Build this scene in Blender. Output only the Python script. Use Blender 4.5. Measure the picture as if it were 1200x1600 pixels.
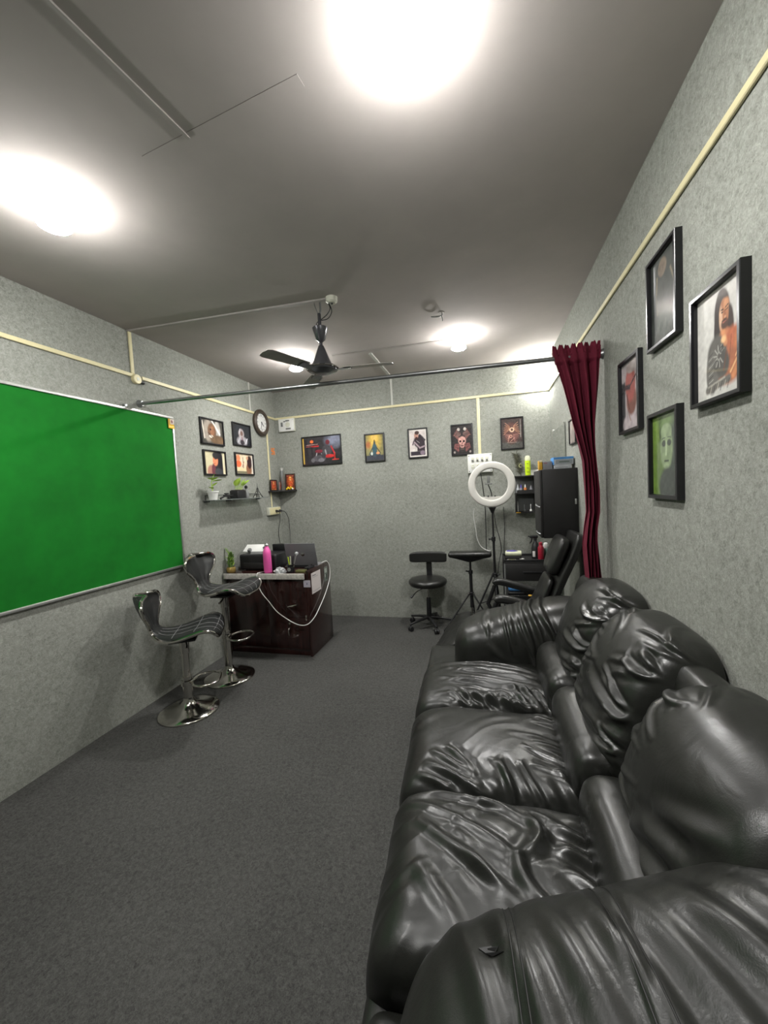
import bpy, bmesh, math, random
import numpy as np
from mathutils import Vector, Matrix
for o in list(bpy.data.objects): bpy.data.objects.remove(o)
scene = bpy.context.scene
COL = scene.collection
PI = math.pi

# ------------------------------------------------------------------ camera
cam = bpy.data.objects.new('camera', bpy.data.cameras.new('camera'))
COL.objects.link(cam)
RX = (0.966414694466305, 0.2511178772850751, -0.05461181216025825)
RF = (-0.2540523049568378, 0.9655820068625132, -0.05575674281618699)
RU = (0.03873066828376792, 0.06775839233032675, 0.9969497156843475)
cam.matrix_world = Matrix(((RX[0], RU[0], -RF[0], 2.42686), (RX[1], RU[1], -RF[1], 0.0),
                           (RX[2], RU[2], -RF[2], 1.46354), (0, 0, 0, 1)))
cam.data.sensor_fit = 'VERTICAL'; cam.data.sensor_height = 36.0; cam.data.sensor_width = 27.0
cam.data.lens = 610.0 / 1600.0 * 36.0
cam.data.clip_start = 0.02
scene.camera = cam

# ------------------------------------------------------------------ world, exposure, lamp settings
world = bpy.data.worlds.new('world'); scene.world = world; world.use_nodes = True
world.node_tree.nodes['Background'].inputs[0].default_value = (0.75, 0.8, 0.85, 1)
world.node_tree.nodes['Background'].inputs[1].default_value = 0.05
scene.view_settings.view_transform = 'Standard'
scene.view_settings.look = 'None'
scene.view_settings.gamma = 1.0
scene.view_settings.use_curve_mapping = False
scene.view_settings.exposure = 1.2
BULB = 300.0            # emission of the four ceiling bulbs
CORNER_BULB = 150.0     # emission of the bulb on the back wall
BULB_R = 0.060
BULB_COL = (1.0, 0.99, 0.965)

W, D, H, Y0 = 3.082, 4.289, 2.70, -1.3

# ------------------------------------------------------------------ materials
def lin(c):
    return tuple(((v / 255.0) / 12.92 if v / 255.0 <= 0.04045 else ((v / 255.0 + 0.055) / 1.055) ** 2.4) for v in c)

def mat(name, col, rough=0.5, metal=0.0, coat=0.0, bump=0.0, bscale=200.0, var=0.0, vscale=8.0, spec=0.5, trans=0.0, emit=None, sheen=0.0, stretch=None, detail=4.0):
    m = bpy.data.materials.new(name); m.use_nodes = True
    nt = m.node_tree; b = nt.nodes['Principled BSDF']
    b.inputs['Base Color'].default_value = (*col, 1)
    b.inputs['Roughness'].default_value = rough
    b.inputs['Metallic'].default_value = metal
    b.inputs['Coat Weight'].default_value = coat
    b.inputs['Coat Roughness'].default_value = 0.06
    b.inputs['Specular IOR Level'].default_value = spec
    b.inputs['Transmission Weight'].default_value = trans
    b.inputs['Sheen Weight'].default_value = sheen
    if emit:
        b.inputs['Emission Color'].default_value = (*emit[0], 1); b.inputs['Emission Strength'].default_value = emit[1]
    tc = None
    def coords():
        t = nt.nodes.new('ShaderNodeTexCoord')
        mp = nt.nodes.new('ShaderNodeMapping')
        if stretch: mp.inputs['Scale'].default_value = stretch
        nt.links.new(t.outputs['Object'], mp.inputs[0]); return mp.outputs[0]
    if var > 0:
        tc = coords()
        n = nt.nodes.new('ShaderNodeTexNoise'); n.inputs['Scale'].default_value = vscale; n.inputs['Detail'].default_value = detail
        n.inputs['Roughness'].default_value = 0.65
        nt.links.new(tc, n.inputs['Vector'])
        r = nt.nodes.new('ShaderNodeValToRGB')
        r.color_ramp.elements[0].position = 0.3; r.color_ramp.elements[1].position = 0.7
        r.color_ramp.elements[0].color = (*[max(0, c * (1 - var)) for c in col], 1)
        r.color_ramp.elements[1].color = (*[min(1, c * (1 + var)) for c in col], 1)
        nt.links.new(n.outputs[0], r.inputs[0]); nt.links.new(r.outputs[0], b.inputs['Base Color'])
    if bump > 0:
        tc = tc or coords()
        n2 = nt.nodes.new('ShaderNodeTexNoise'); n2.inputs['Scale'].default_value = bscale; n2.inputs['Detail'].default_value = 3
        nt.links.new(tc, n2.inputs['Vector'])
        bp = nt.nodes.new('ShaderNodeBump'); bp.inputs['Strength'].default_value = bump; bp.inputs['Distance'].default_value = 0.002
        nt.links.new(n2.outputs[0], bp.inputs['Height']); nt.links.new(bp.outputs[0], b.inputs['Normal'])
    return m

def felt(name, c_dark, c_light, s1, s2, bump):
    """needle-felt carpet: two scales of mottling and a fibrous bump"""
    m = bpy.data.materials.new(name); m.use_nodes = True
    nt = m.node_tree; b = nt.nodes['Principled BSDF']
    b.inputs['Roughness'].default_value = 0.95; b.inputs['Specular IOR Level'].default_value = 0.15
    t = nt.nodes.new('ShaderNodeTexCoord')
    n1 = nt.nodes.new('ShaderNodeTexNoise'); n1.inputs['Scale'].default_value = s1; n1.inputs['Detail'].default_value = 5; n1.inputs['Roughness'].default_value = 0.7; n1.inputs['Distortion'].default_value = 0.8
    n2 = nt.nodes.new('ShaderNodeTexNoise'); n2.inputs['Scale'].default_value = s2; n2.inputs['Detail'].default_value = 3; n2.inputs['Distortion'].default_value = 1.5
    n3 = nt.nodes.new('ShaderNodeTexNoise'); n3.inputs['Scale'].default_value = 1.6; n3.inputs['Detail'].default_value = 3
    for n in (n1, n2, n3): nt.links.new(t.outputs['Object'], n.inputs['Vector'])
    mx = nt.nodes.new('ShaderNodeMix'); mx.inputs[0].default_value = 0.5
    nt.links.new(n1.outputs[0], mx.inputs[2]); nt.links.new(n2.outputs[0], mx.inputs[3])
    mx2 = nt.nodes.new('ShaderNodeMix'); mx2.inputs[0].default_value = 0.15
    nt.links.new(mx.outputs[0], mx2.inputs[2]); nt.links.new(n3.outputs[0], mx2.inputs[3])
    r = nt.nodes.new('ShaderNodeValToRGB')
    r.color_ramp.elements[0].position = 0.36; r.color_ramp.elements[1].position = 0.64
    r.color_ramp.elements[0].color = (*c_dark, 1); r.color_ramp.elements[1].color = (*c_light, 1)
    nt.links.new(mx2.outputs[0], r.inputs[0]); nt.links.new(r.outputs[0], b.inputs['Base Color'])
    bp = nt.nodes.new('ShaderNodeBump'); bp.inputs['Strength'].default_value = bump; bp.inputs['Distance'].default_value = 0.004
    nt.links.new(mx.outputs[0], bp.inputs['Height']); nt.links.new(bp.outputs[0], b.inputs['Normal'])
    return m

def leather(name, col, rough, creases=0.25):
    m = bpy.data.materials.new(name); m.use_nodes = True
    nt = m.node_tree; b = nt.nodes['Principled BSDF']
    b.inputs['Base Color'].default_value = (*col, 1); b.inputs['Roughness'].default_value = rough
    b.inputs['Specular IOR Level'].default_value = 0.6
    t = nt.nodes.new('ShaderNodeTexCoord')
    v = nt.nodes.new('ShaderNodeTexVoronoi'); v.inputs['Scale'].default_value = 420
    n = nt.nodes.new('ShaderNodeTexNoise'); n.inputs['Scale'].default_value = 9; n.inputs['Detail'].default_value = 6; n.inputs['Distortion'].default_value = 1.2
    n2 = nt.nodes.new('ShaderNodeTexNoise'); n2.inputs['Scale'].default_value = 5; n2.inputs['Detail'].default_value = 4
    for q in (v, n, n2): nt.links.new(t.outputs['Object'], q.inputs['Vector'])
    mr = nt.nodes.new('ShaderNodeMapRange'); mr.inputs[1].default_value = 0.3; mr.inputs[2].default_value = 0.7
    mr.inputs[3].default_value = rough - 0.06; mr.inputs[4].default_value = rough + 0.1
    nt.links.new(n2.outputs[0], mr.inputs[0]); nt.links.new(mr.outputs[0], b.inputs['Roughness'])
    bp = nt.nodes.new('ShaderNodeBump'); bp.inputs['Strength'].default_value = 0.12; bp.inputs['Distance'].default_value = 0.0008
    nt.links.new(v.outputs['Distance'], bp.inputs['Height'])
    bp2 = nt.nodes.new('ShaderNodeBump'); bp2.inputs['Strength'].default_value = creases; bp2.inputs['Distance'].default_value = 0.01
    nt.links.new(n.outputs[0], bp2.inputs['Height']); nt.links.new(bp.outputs[0], bp2.inputs['Normal'])
    nt.links.new(bp2.outputs[0], b.inputs['Normal'])
    return m

def printed(name, coat):
    m = bpy.data.materials.new(name); m.use_nodes = True
    nt = m.node_tree; b = nt.nodes['Principled BSDF']
    a = nt.nodes.new('ShaderNodeAttribute'); a.attribute_name = 'Col'
    nt.links.new(a.outputs['Color'], b.inputs['Base Color'])
    b.inputs['Roughness'].default_value = 0.6; b.inputs['Specular IOR Level'].default_value = 0.2; b.inputs['Coat Weight'].default_value = coat; b.inputs['Coat Roughness'].default_value = 0.03
    return m

M = {}
M['wall'] = felt('grey_felt_wall', (0.175, 0.183, 0.160), (0.375, 0.383, 0.345), 38, 110, 0.35)
M['floor'] = felt('charcoal_carpet', (0.032, 0.032, 0.030), (0.098, 0.098, 0.092), 60, 170, 0.5)
M['ceiling'] = mat('painted_ceiling', (0.43, 0.395, 0.37), 0.9, var=0.06, vscale=2.2, bump=0.1, bscale=60, spec=0.2)
M['conduit'] = mat('cream_plastic_conduit', (0.66, 0.60, 0.36), 0.45, var=0.08, vscale=6)
M['white_conduit'] = mat('dull_white_conduit', (0.5, 0.5, 0.46), 0.5, var=0.06, vscale=9)
M['ceil_conduit'] = mat('painted_over_conduit', (0.36, 0.335, 0.31), 0.7, var=0.08, vscale=7)
M['green'] = mat('green_board_felt', (0.005, 0.145, 0.012), 0.85, var=0.22, vscale=2.5, bump=0.25, bscale=500, spec=0.2)
M['alu'] = mat('brushed_aluminium', (0.62, 0.62, 0.6), 0.38, metal=0.85, var=0.08, vscale=20)
M['steel'] = mat('dull_steel_tube', (0.32, 0.33, 0.33), 0.35, metal=0.9, var=0.15, vscale=20)
M['chrome'] = mat('polished_chrome', (0.62, 0.6, 0.56), 0.12, metal=1.0, var=0.08, vscale=12)
M['black'] = mat('black_plastic', (0.012, 0.012, 0.013), 0.4, var=0.3, vscale=20)
M['matte_black'] = mat('matte_black_board', (0.014, 0.013, 0.013), 0.55, var=0.25, vscale=10)
M['frame'] = mat('black_frame_gloss', (0.011, 0.011, 0.013), 0.28, var=0.2, vscale=30)
M['leather'] = leather('sofa_black_leather', (0.013, 0.0135, 0.0115), 0.33, 0.2)
M['leather2'] = leather('chair_black_leather', (0.012, 0.012, 0.011), 0.33, 0.15)
M['stool_leather'] = leather('stool_leatherette', (0.008, 0.009, 0.009), 0.42, 0.1)
M['thread'] = mat('grey_stitching', (0.22, 0.22, 0.22), 0.6, var=0.1, vscale=50)
M['seam'] = mat('sofa_seam_piping', (0.008, 0.008, 0.007), 0.5, var=0.2, vscale=40)
M['wood'] = mat('dark_mahogany_laminate', (0.022, 0.006, 0.005), 0.16, coat=0.5, var=0.85, vscale=5, stretch=(9, 9, 0.7))
M['worktop'] = mat('dark_gloss_worktop', (0.03, 0.012, 0.01), 0.18, coat=0.3, var=0.3, vscale=14)
M['edge'] = mat('speckled_white_edging', (0.55, 0.52, 0.48), 0.45, var=0.28, vscale=45)
M['white'] = mat('white_plastic', (0.75, 0.75, 0.72), 0.4, var=0.03, vscale=10)
M['offwhite'] = mat('off_white_plastic', (0.62, 0.62, 0.52), 0.45, var=0.05, vscale=10)
M['paper'] = mat('white_paper', (0.72, 0.71, 0.69), 0.8, var=0.05, vscale=20)
M['curtain'] = mat('maroon_curtain_cloth', (0.135, 0.014, 0.030), 0.85, var=0.25, vscale=12, spec=0.2, bump=0.25, bscale=300, stretch=(1, 1, 0.25))
M['ring'] = mat('ring_light_diffuser', (0.60, 0.585, 0.54), 0.5, var=0.03, vscale=6)
M['pink'] = mat('pink_bottle_enamel', (0.85, 0.12, 0.42), 0.35, var=0.05, vscale=10)
M['laptop'] = mat('grey_laptop_metal', (0.19, 0.19, 0.20), 0.45, metal=0.2, var=0.05, vscale=20)
M['leaf'] = mat('fresh_green_leaf', (0.42, 0.62, 0.08), 0.5, var=0.3, vscale=30)
M['leaf_dark'] = mat('deep_green_leaf', (0.12, 0.22, 0.04), 0.5, var=0.4, vscale=40)
M['gold'] = mat('gold_pot', (0.35, 0.24, 0.07), 0.4, metal=0.4, var=0.25, vscale=30)
M['soil'] = mat('potting_soil', (0.03, 0.02, 0.012), 0.95, var=0.4, vscale=80, bump=0.4, bscale=150)
M['glass'] = mat('clear_glass', (0.85, 0.95, 0.9), 0.03, trans=0.9, var=0.02, vscale=5)
M['clear'] = mat('thin_clear_plastic', (0.8, 0.82, 0.82), 0.2, trans=0.6, var=0.05, vscale=40)
M['clockrim'] = mat('dark_brown_clock_rim', (0.05, 0.035, 0.025), 0.4, var=0.4, vscale=60)
M['clockface'] = mat('white_clock_face', (0.72, 0.72, 0.7), 0.5, var=0.03, vscale=10)
M['neon'] = mat('neon_yellow_liquid', (0.62, 0.85, 0.02), 0.35, var=0.06, vscale=12)
M['amber'] = mat('amber_yellow_plastic', (0.75, 0.42, 0.04), 0.4, var=0.08, vscale=12)
M['blue'] = mat('blue_printed_card', (0.08, 0.28, 0.62), 0.5, var=0.15, vscale=20)
M['greybox'] = mat('grey_carton', (0.24, 0.24, 0.26), 0.6, var=0.08, vscale=16)
M['palebox'] = mat('pale_carton', (0.5, 0.52, 0.55), 0.6, var=0.08, vscale=16)
M['red'] = mat('red_spray_bottle', (0.30, 0.012, 0.03), 0.3, var=0.1, vscale=12)
M['tealbottle'] = mat('grey_green_liquid', (0.12, 0.2, 0.17), 0.3, var=0.1, vscale=12)
M['cream'] = mat('cream_tissue_pack', (0.68, 0.70, 0.5), 0.6, var=0.08, vscale=20)
M['violet'] = mat('violet_print', (0.10, 0.08, 0.42), 0.5, var=0.15, vscale=30)
M['orange'] = mat('orange_label', (0.75, 0.22, 0.04), 0.5, var=0.1, vscale=30)
M['olive'] = mat('olive_card', (0.13, 0.13, 0.04), 0.6, var=0.15, vscale=20)
M['yellowflower'] = mat('yellow_petals', (0.85, 0.6, 0.02), 0.6, var=0.2, vscale=60)
M['feather'] = mat('peacock_barbs', (0.085, 0.085, 0.055), 0.8, var=0.4, vscale=60)
M['feather_eye'] = mat('peacock_eye', (0.35, 0.36, 0.16), 0.6, var=0.3, vscale=60)
M['fan'] = mat('grey_fan_enamel', (0.10, 0.10, 0.11), 0.22, metal=0.5, var=0.1, vscale=20)
M['fanblade'] = mat('fan_blade_enamel', (0.34, 0.32, 0.30), 0.45, var=0.08, vscale=20)
M['cable'] = mat('black_cable', (0.02, 0.02, 0.02), 0.5, var=0.1, vscale=20)
M['wcable'] = mat('white_cable', (0.7, 0.7, 0.68), 0.5, var=0.05, vscale=20)
M['grey'] = mat('mid_grey_plastic', (0.16, 0.165, 0.16), 0.45, var=0.08, vscale=20)
M['mirror'] = mat('mirror_silver', (0.78, 0.8, 0.78), 0.03, metal=1.0, var=0.01, vscale=4)
M['bulb'] = mat('glowing_bulb', (1, 1, 1), 0.5, emit=(BULB_COL, BULB))
M['collar'] = mat('collar_added_glow', (0.8, 0.8, 0.8), 0.5, emit=(BULB_COL, BULB * 0.03))  # weak glow added to the collar to brighten the ceiling near the base
M['cornerbulb'] = mat('glowing_corner_bulb', (1, 1, 1), 0.5, emit=(BULB_COL, CORNER_BULB))
M['print'] = printed('glazed_print', 1.0)
M['matteprint'] = printed('unglazed_print', 0.0)

# ------------------------------------------------------------------ builders
def finish(me, m, smooth):
    me.materials.append(m)
    if smooth:
        me.polygons.foreach_set('use_smooth', [True] * len(me.polygons))
        if smooth != 'all':
            try: me.set_sharp_from_angle(angle=math.radians(40))
            except Exception: pass
    me.update()

def link(name, me, parent=None, loc=None):
    o = bpy.data.objects.new(name, me); COL.objects.link(o)
    if parent: o.parent = parent
    if loc: o.location = loc
    return o

def root(name, label, cat, loc=(0, 0, 0), rz=0.0, group=None):
    o = bpy.data.objects.new(name, None); COL.objects.link(o)
    o.empty_display_size = 0.05
    o.location = loc; o.rotation_euler = (0, 0, rz)
    o['label'] = label; o['category'] = cat
    if group: o['group'] = group
    return o

def tag(o, label, cat, group=None):
    o['label'] = label; o['category'] = cat
    if group: o['group'] = group
    return o

def smooth_path(pts, n=8):
    """Catmull-Rom through points"""
    P = [Vector(p) for p in pts]
    if len(P) < 3: return P
    out = []
    for i in range(len(P) - 1):
        p0 = P[max(i - 1, 0)]; p1 = P[i]; p2 = P[i + 1]; p3 = P[min(i + 2, len(P) - 1)]
        for k in range(n):
            t = k / n
            out.append(0.5 * ((2 * p1) + (p2 - p0) * t + (2 * p0 - 5 * p1 + 4 * p2 - p3) * t * t + (3 * p1 - p0 - 3 * p2 + p3) * t ** 3))
    out.append(P[-1]); return out

class MB:
    def __init__(s): s.bm = bmesh.new()
    def box(s, lo, hi, bev=0.0, rot=None, seg=2):
        t = bmesh.new(); bmesh.ops.create_cube(t, size=1.0)
        c = [(a + b) / 2 for a, b in zip(lo, hi)]; d = [abs(b - a) for a, b in zip(lo, hi)]
        for v in t.verts: v.co = Vector((v.co.x * d[0], v.co.y * d[1], v.co.z * d[2]))
        if bev > 0:
            bmesh.ops.bevel(t, geom=list(t.edges), offset=min(bev, min(d) * 0.45), segments=seg, profile=0.5, affect='EDGES')
        if rot: bmesh.ops.rotate(t, verts=t.verts, cent=(0, 0, 0), matrix=rot.to_3x3())
        bmesh.ops.translate(t, verts=t.verts, vec=c)
        s._join(t); return s
    def _join(s, t):
        me = bpy.data.meshes.new('tmp'); t.to_mesh(me); t.free(); s.bm.from_mesh(me); bpy.data.meshes.remove(me)
    def tube(s, pts, r, seg=10, closed=False, caps=True, flat=1.0):
        P = [Vector(p) for p in pts]; n = len(P)
        rs = r if isinstance(r, (list, tuple)) else [r] * n
        T = []
        for i in range(n):
            if closed: d = P[(i + 1) % n] - P[i - 1]
            else: d = P[min(i + 1, n - 1)] - P[max(i - 1, 0)]
            T.append(d.normalized() if d.length > 1e-9 else Vector((0, 0, 1)))
        up = Vector((0, 0, 1)) if abs(T[0].z) < 0.9 else Vector((1, 0, 0))
        N = (up - T[0] * up.dot(T[0])).normalized(); rings = []
        for i in range(n):
            N = (N - T[i] * N.dot(T[i])).normalized(); B = T[i].cross(N)
            rings.append([s.bm.verts.new(P[i] + (N * math.cos(a) * flat + B * math.sin(a)) * rs[i]) for a in [2 * PI * k / seg for k in range(seg)]])
        m = n if closed else n - 1
        for i in range(m):
            A, Bq = rings[i], rings[(i + 1) % n]
            for k in range(seg):
                try: s.bm.faces.new((A[k], A[(k + 1) % seg], Bq[(k + 1) % seg], Bq[k]))
                except ValueError: pass
        if caps and not closed:
            s.bm.faces.new(rings[0][::-1]); s.bm.faces.new(rings[-1])
        return s
    def lathe(s, prof, c=(0, 0, 0), seg=32, mtx=None, sx=1.0, sy=1.0):
        """prof: (r, z) bottom to top"""
        rings = []; c = Vector(c)
        for r, z in prof:
            if r < 1e-6:
                p = Vector((0, 0, z)); p = (mtx @ p if mtx else p) + c; rings.append([s.bm.verts.new(p)])
            else:
                ring = []
                for k in range(seg):
                    a = 2 * PI * k / seg; p = Vector((r * math.cos(a) * sx, r * math.sin(a) * sy, z))
                    p = (mtx @ p if mtx else p) + c; ring.append(s.bm.verts.new(p))
                rings.append(ring)
        for A, B in zip(rings[:-1], rings[1:]):
            for k in range(seg):
                k2 = (k + 1) % seg
                if len(A) == 1 and len(B) == 1: continue
                if len(A) == 1: s.bm.faces.new((A[0], B[k2], B[k]))
                elif len(B) == 1: s.bm.faces.new((A[k], A[k2], B[0]))
                else: s.bm.faces.new((A[k], A[k2], B[k2], B[k]))
        return s
    def ball(s, c, r, seg=16):
        rr = r if isinstance(r, (tuple, list)) else (r, r, r)
        t = bmesh.new(); bmesh.ops.create_uvsphere(t, u_segments=seg, v_segments=seg // 2 + 2, radius=1.0)
        for v in t.verts: v.co = Vector((v.co.x * rr[0], v.co.y * rr[1], v.co.z * rr[2])) + Vector(c)
        s._join(t); return s
    def poly(s, pts, thick_vec):
        """prism from a planar polygon"""
        a = [s.bm.verts.new(Vector(p)) for p in pts]; b = [s.bm.verts.new(Vector(p) + Vector(thick_vec)) for p in pts]
        s.bm.faces.new(a[::-1]); s.bm.faces.new(b)
        for i in range(len(a)):
            j = (i + 1) % len(a); s.bm.faces.new((a[i], a[j], b[j], b[i]))
        return s
    def build(s, name, m, parent=None, smooth=True, loc=None):
        bmesh.ops.recalc_face_normals(s.bm, faces=s.bm.faces)
        me = bpy.data.meshes.new(name); s.bm.to_mesh(me); s.bm.free()
        finish(me, M[m] if isinstance(m, str) else m, smooth)
        return link(name, me, parent, loc)

def struct(o):
    o['kind'] = 'structure'; return o

def np_mesh(name, verts, faces, m, parent=None, smooth='all', loc=None):
    me = bpy.data.meshes.new(name)
    V = np.asarray(verts, dtype=np.float32); F = np.asarray(faces, dtype=np.int32)
    me.vertices.add(len(V)); me.vertices.foreach_set('co', V.ravel())
    me.loops.add(F.size); me.loops.foreach_set('vertex_index', F.ravel())
    me.polygons.add(len(F)); me.polygons.foreach_set('loop_start', np.arange(0, F.size, F.shape[1], dtype=np.int32))
    me.update(calc_edges=True); me.validate()
    finish(me, M[m], smooth)
    return link(name, me, parent, loc)

# vectorised noise for the leather folds
def _h(i, j, k):
    v = np.sin(i * 127.1 + j * 311.7 + k * 74.7) * 43758.5453
    return v - np.floor(v)
def noise3(P):
    I = np.floor(P); f = P - I; f = f * f * (3 - 2 * f); i, j, k = I[:, 0], I[:, 1], I[:, 2]; r = 0
    for a in (0, 1):
        for b in (0, 1):
            for c in (0, 1):
                w = (f[:, 0] if a else 1 - f[:, 0]) * (f[:, 1] if b else 1 - f[:, 1]) * (f[:, 2] if c else 1 - f[:, 2])
                r = r + w * _h(i + a, j + b, k + c)
    return r * 2 - 1
def fbm(P, o=3):
    r = 0; a = 1.0
    for q in range(o): r = r + a * noise3(P * 2 ** q + 17.3 * q); a *= 0.5
    return r

_cube = {}
def cube_grid(res):
    if res in _cube: return _cube[res]
    u = np.tan(np.linspace(-1, 1, res + 1) * PI / 4); A, B = np.meshgrid(u, u, indexing='ij')
    vs = []; fs = []; base = 0
    idx = np.arange((res + 1) ** 2).reshape(res + 1, res + 1)
    q = np.stack([idx[:-1, :-1], idx[1:, :-1], idx[1:, 1:], idx[:-1, 1:]], -1).reshape(-1, 4)
    for k in range(3):
        for s in (1, -1):
            P = np.zeros(((res + 1) ** 2, 3)); P[:, k] = s; P[:, (k + 1) % 3] = A.ravel(); P[:, (k + 2) % 3] = B.ravel()
            vs.append(P); fs.append((q if s > 0 else q[:, ::-1]) + base); base += len(P)
    V = np.concatenate(vs); F = np.concatenate(fs)
    _, first, inv = np.unique(np.round(V * 1e5).astype(np.int64), axis=0, return_index=True, return_inverse=True)
    _cube[res] = (V[first], inv.ravel()[F]); return _cube[res]

def puffy(name, m, parent, c, h, n=4.0, res=70, warp=None, disp=None):
    V, F = cube_grid(res)
    n = np.array(n if isinstance(n, tuple) else (n, n, n), dtype=float)
    lo = np.full(len(V), 0.5); hi = np.full(len(V), 2.5)
    for _ in range(26):
        r = (lo + hi) / 2; big = (np.abs(V / r[:, None]) ** n).sum(1) > 1
        lo = np.where(big, r, lo); hi = np.where(big, hi, r)
    q = V / r[:, None]; hh = np.array(h); P = np.array(c) + q * hh
    N = n * np.sign(q) * np.abs(q) ** (n - 1) / hh; N /= np.linalg.norm(N, axis=1)[:, None] + 1e-12
    if warp: P = warp(P, q)
    if name in ('seat_cushion', 'base', 'front_panel'): P[:, 0] += 0.062 * (1.55 - P[:, 1]) * np.clip((2.62 - P[:, 0]) / 0.5, 0, 1)
    if disp: P = P + N * disp(P, q, N)[:, None]
    P[:, 0] = np.minimum(P[:, 0], W - 0.004)
    return np_mesh(name, P, F, m, parent)

def fold(A, B, x0, y0, x1, y1, w, amp, bend=0.0):
    dx, dy = x1 - x0, y1 - y0; L = math.hypot(dx, dy)
    t = ((A - x0) * dx + (B - y0) * dy) / L ** 2; tc = np.clip(t, 0, 1)
    d = (-(A - x0) * dy + (B - y0) * dx) / L - bend * 4 * tc * (1 - tc)
    tap = np.sin(PI * tc) ** 0.7
    return tap * amp * (np.exp(-(d / w) ** 2) - 0.55 * np.exp(-((d - 1.7 * w) / w) ** 2) - 0.3 * np.exp(-((d + 1.7 * w) / w) ** 2))

def fan(rng, ox, oy, a0, a1, n, l0, l1, w, amp, start=0.01):
    out = []
    for i in range(n):
        a = math.radians(a0 + (a1 - a0) * (i + rng.uniform(0.2, 0.8)) / n); L = rng.uniform(l0, l1)
        s = start + rng.uniform(0, 0.02)
        out.append((ox + s * math.cos(a), oy + s * math.sin(a), ox + L * math.cos(a), oy + L * math.sin(a), w * rng.uniform(0.7, 1.4), amp * rng.uniform(0.6, 1.3), rng.uniform(-0.02, 0.02)))
    return out

def all_folds(A, B, lst):
    r = 0
    for f in lst: r = r + fold(A, B, *f)
    return r

# painted prints -----------------------------------------------------
class Art:
    def __init__(s, w, h, nx, base):
        s.w, s.h = w, h; s.nx = nx; s.ny = max(8, int(nx * h / w))
        s.X, s.Y = np.meshgrid(np.linspace(0, 1, s.nx + 1), np.linspace(0, 1, s.ny + 1))
        s.C = np.zeros(s.X.shape + (3,)); s.C[:] = lin(base)
    def put(s, mask, col): s.C = s.C * (1 - mask[..., None]) + np.array(lin(col)) * mask[..., None]
    def ell(s, cx, cy, rx, ry, col, soft=0.25, rot=0, k=1.0):
        a = math.radians(rot); x = (s.X - cx); y = (s.Y - cy) * s.h / s.w
        u = (x * math.cos(a) + y * math.sin(a)) / rx; v = (-x * math.sin(a) + y * math.cos(a)) / (ry * s.h / s.w)
        d = np.sqrt(u * u + v * v); s.put(np.clip((1 - d) / soft + 0.5, 0, 1) * k, col); return s
    def ring(s, cx, cy, r, t, col):
        d = np.abs(np.hypot(s.X - cx, (s.Y - cy) * s.h / s.w) - r); s.put(np.clip((t - d) / t + 0.3, 0, 1), col); return s
    def line(s, x0, y0, x1, y1, t, col, k=1.0):
        dx, dy = x1 - x0, y1 - y0; L = dx * dx + dy * dy + 1e-9
        q = np.clip(((s.X - x0) * dx + (s.Y - y0) * dy) / L, 0, 1)
        d = np.hypot(s.X - x0 - q * dx, (s.Y - y0 - q * dy) * s.h / s.w); s.put(np.clip((t - d) / (t * 0.5), 0, 1) * k, col); return s
    def rect(s, x0, y0, x1, y1, col, k=1.0):
        e = 0.6 / s.nx
        m = np.clip((s.X - x0) / e + .5, 0, 1) * np.clip((x1 - s.X) / e + .5, 0, 1) * np.clip((s.Y - y0) / e + .5, 0, 1) * np.clip((y1 - s.Y) / e + .5, 0, 1)
        s.put(m * k, col); return s
    def tri(s, pts, col, k=1.0):
        m = np.ones(s.X.shape); n = len(pts)
        for i in range(n):
            (x0, y0), (x1, y1) = pts[i], pts[(i + 1) % n]
            m = m * np.clip(((x1 - x0) * (s.Y - y0) - (y1 - y0) * (s.X - x0)) / math.hypot(x1 - x0, y1 - y0) * s.nx / 1.2 + 0.5, 0, 1)
        s.put(m * k, col); return s
    def noise(s, scale, amt, seed=0):
        P = np.stack([s.X.ravel() * scale + seed, s.Y.ravel() * scale * s.h / s.w, s.X.ravel() * 0 + seed * 3.1], 1)
        s.C = np.clip(s.C * (1 + amt * fbm(P).reshape(s.X.shape))[..., None], 0, 1); return s
    def build(s, parent, y, m='print', x0=None, z0=0.0, name='print', mtx=None):
        x0 = -s.w / 2 if x0 is None else x0
        V = np.stack([x0 + s.X.ravel() * s.w, np.full(s.X.size, y), z0 + s.Y.ravel() * s.h], 1)
        if mtx is not None: V = np.array([mtx @ Vector(v) for v in V])
        idx = np.arange(s.X.size).reshape(s.X.shape)
        F = np.stack([idx[:-1, :-1], idx[:-1, 1:], idx[1:, 1:], idx[1:, :-1]], -1).reshape(-1, 4)
        o = np_mesh(name, V, F, m, parent, smooth=False)
        a = o.data.color_attributes.new('Col', 'FLOAT_COLOR', 'POINT')
        a.data.foreach_set('color', np.concatenate([s.C.reshape(-1, 3), np.ones((s.X.size, 1))], 1).astype(np.float32).ravel())
        return o
# ------------------------------------------------------------------ the room
struct(MB().box((-0.1, Y0 - 0.1, -0.1), (W + 0.1, D + 0.1, 0)).build('floor', 'floor', smooth=False))
struct(MB().box((-0.1, Y0 - 0.1, H), (W + 0.1, D + 0.1, H + 0.1)).build('ceiling', 'ceiling', smooth=False))
struct(MB().box((-0.1, Y0, 0), (0, D, H)).build('wall_left', 'wall', smooth=False))
struct(MB().box((W, Y0, 0), (W + 0.1, D, H)).build('wall_right', 'wall', smooth=False))
struct(MB().box((-0.1, D, 0), (W + 0.1, D + 0.1, H)).build('wall_back', 'wall', smooth=False))
struct(MB().box((-0.1, Y0 - 0.1, 0), (W + 0.1, Y0, H)).build('wall_front', 'wall', smooth=False))

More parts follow.
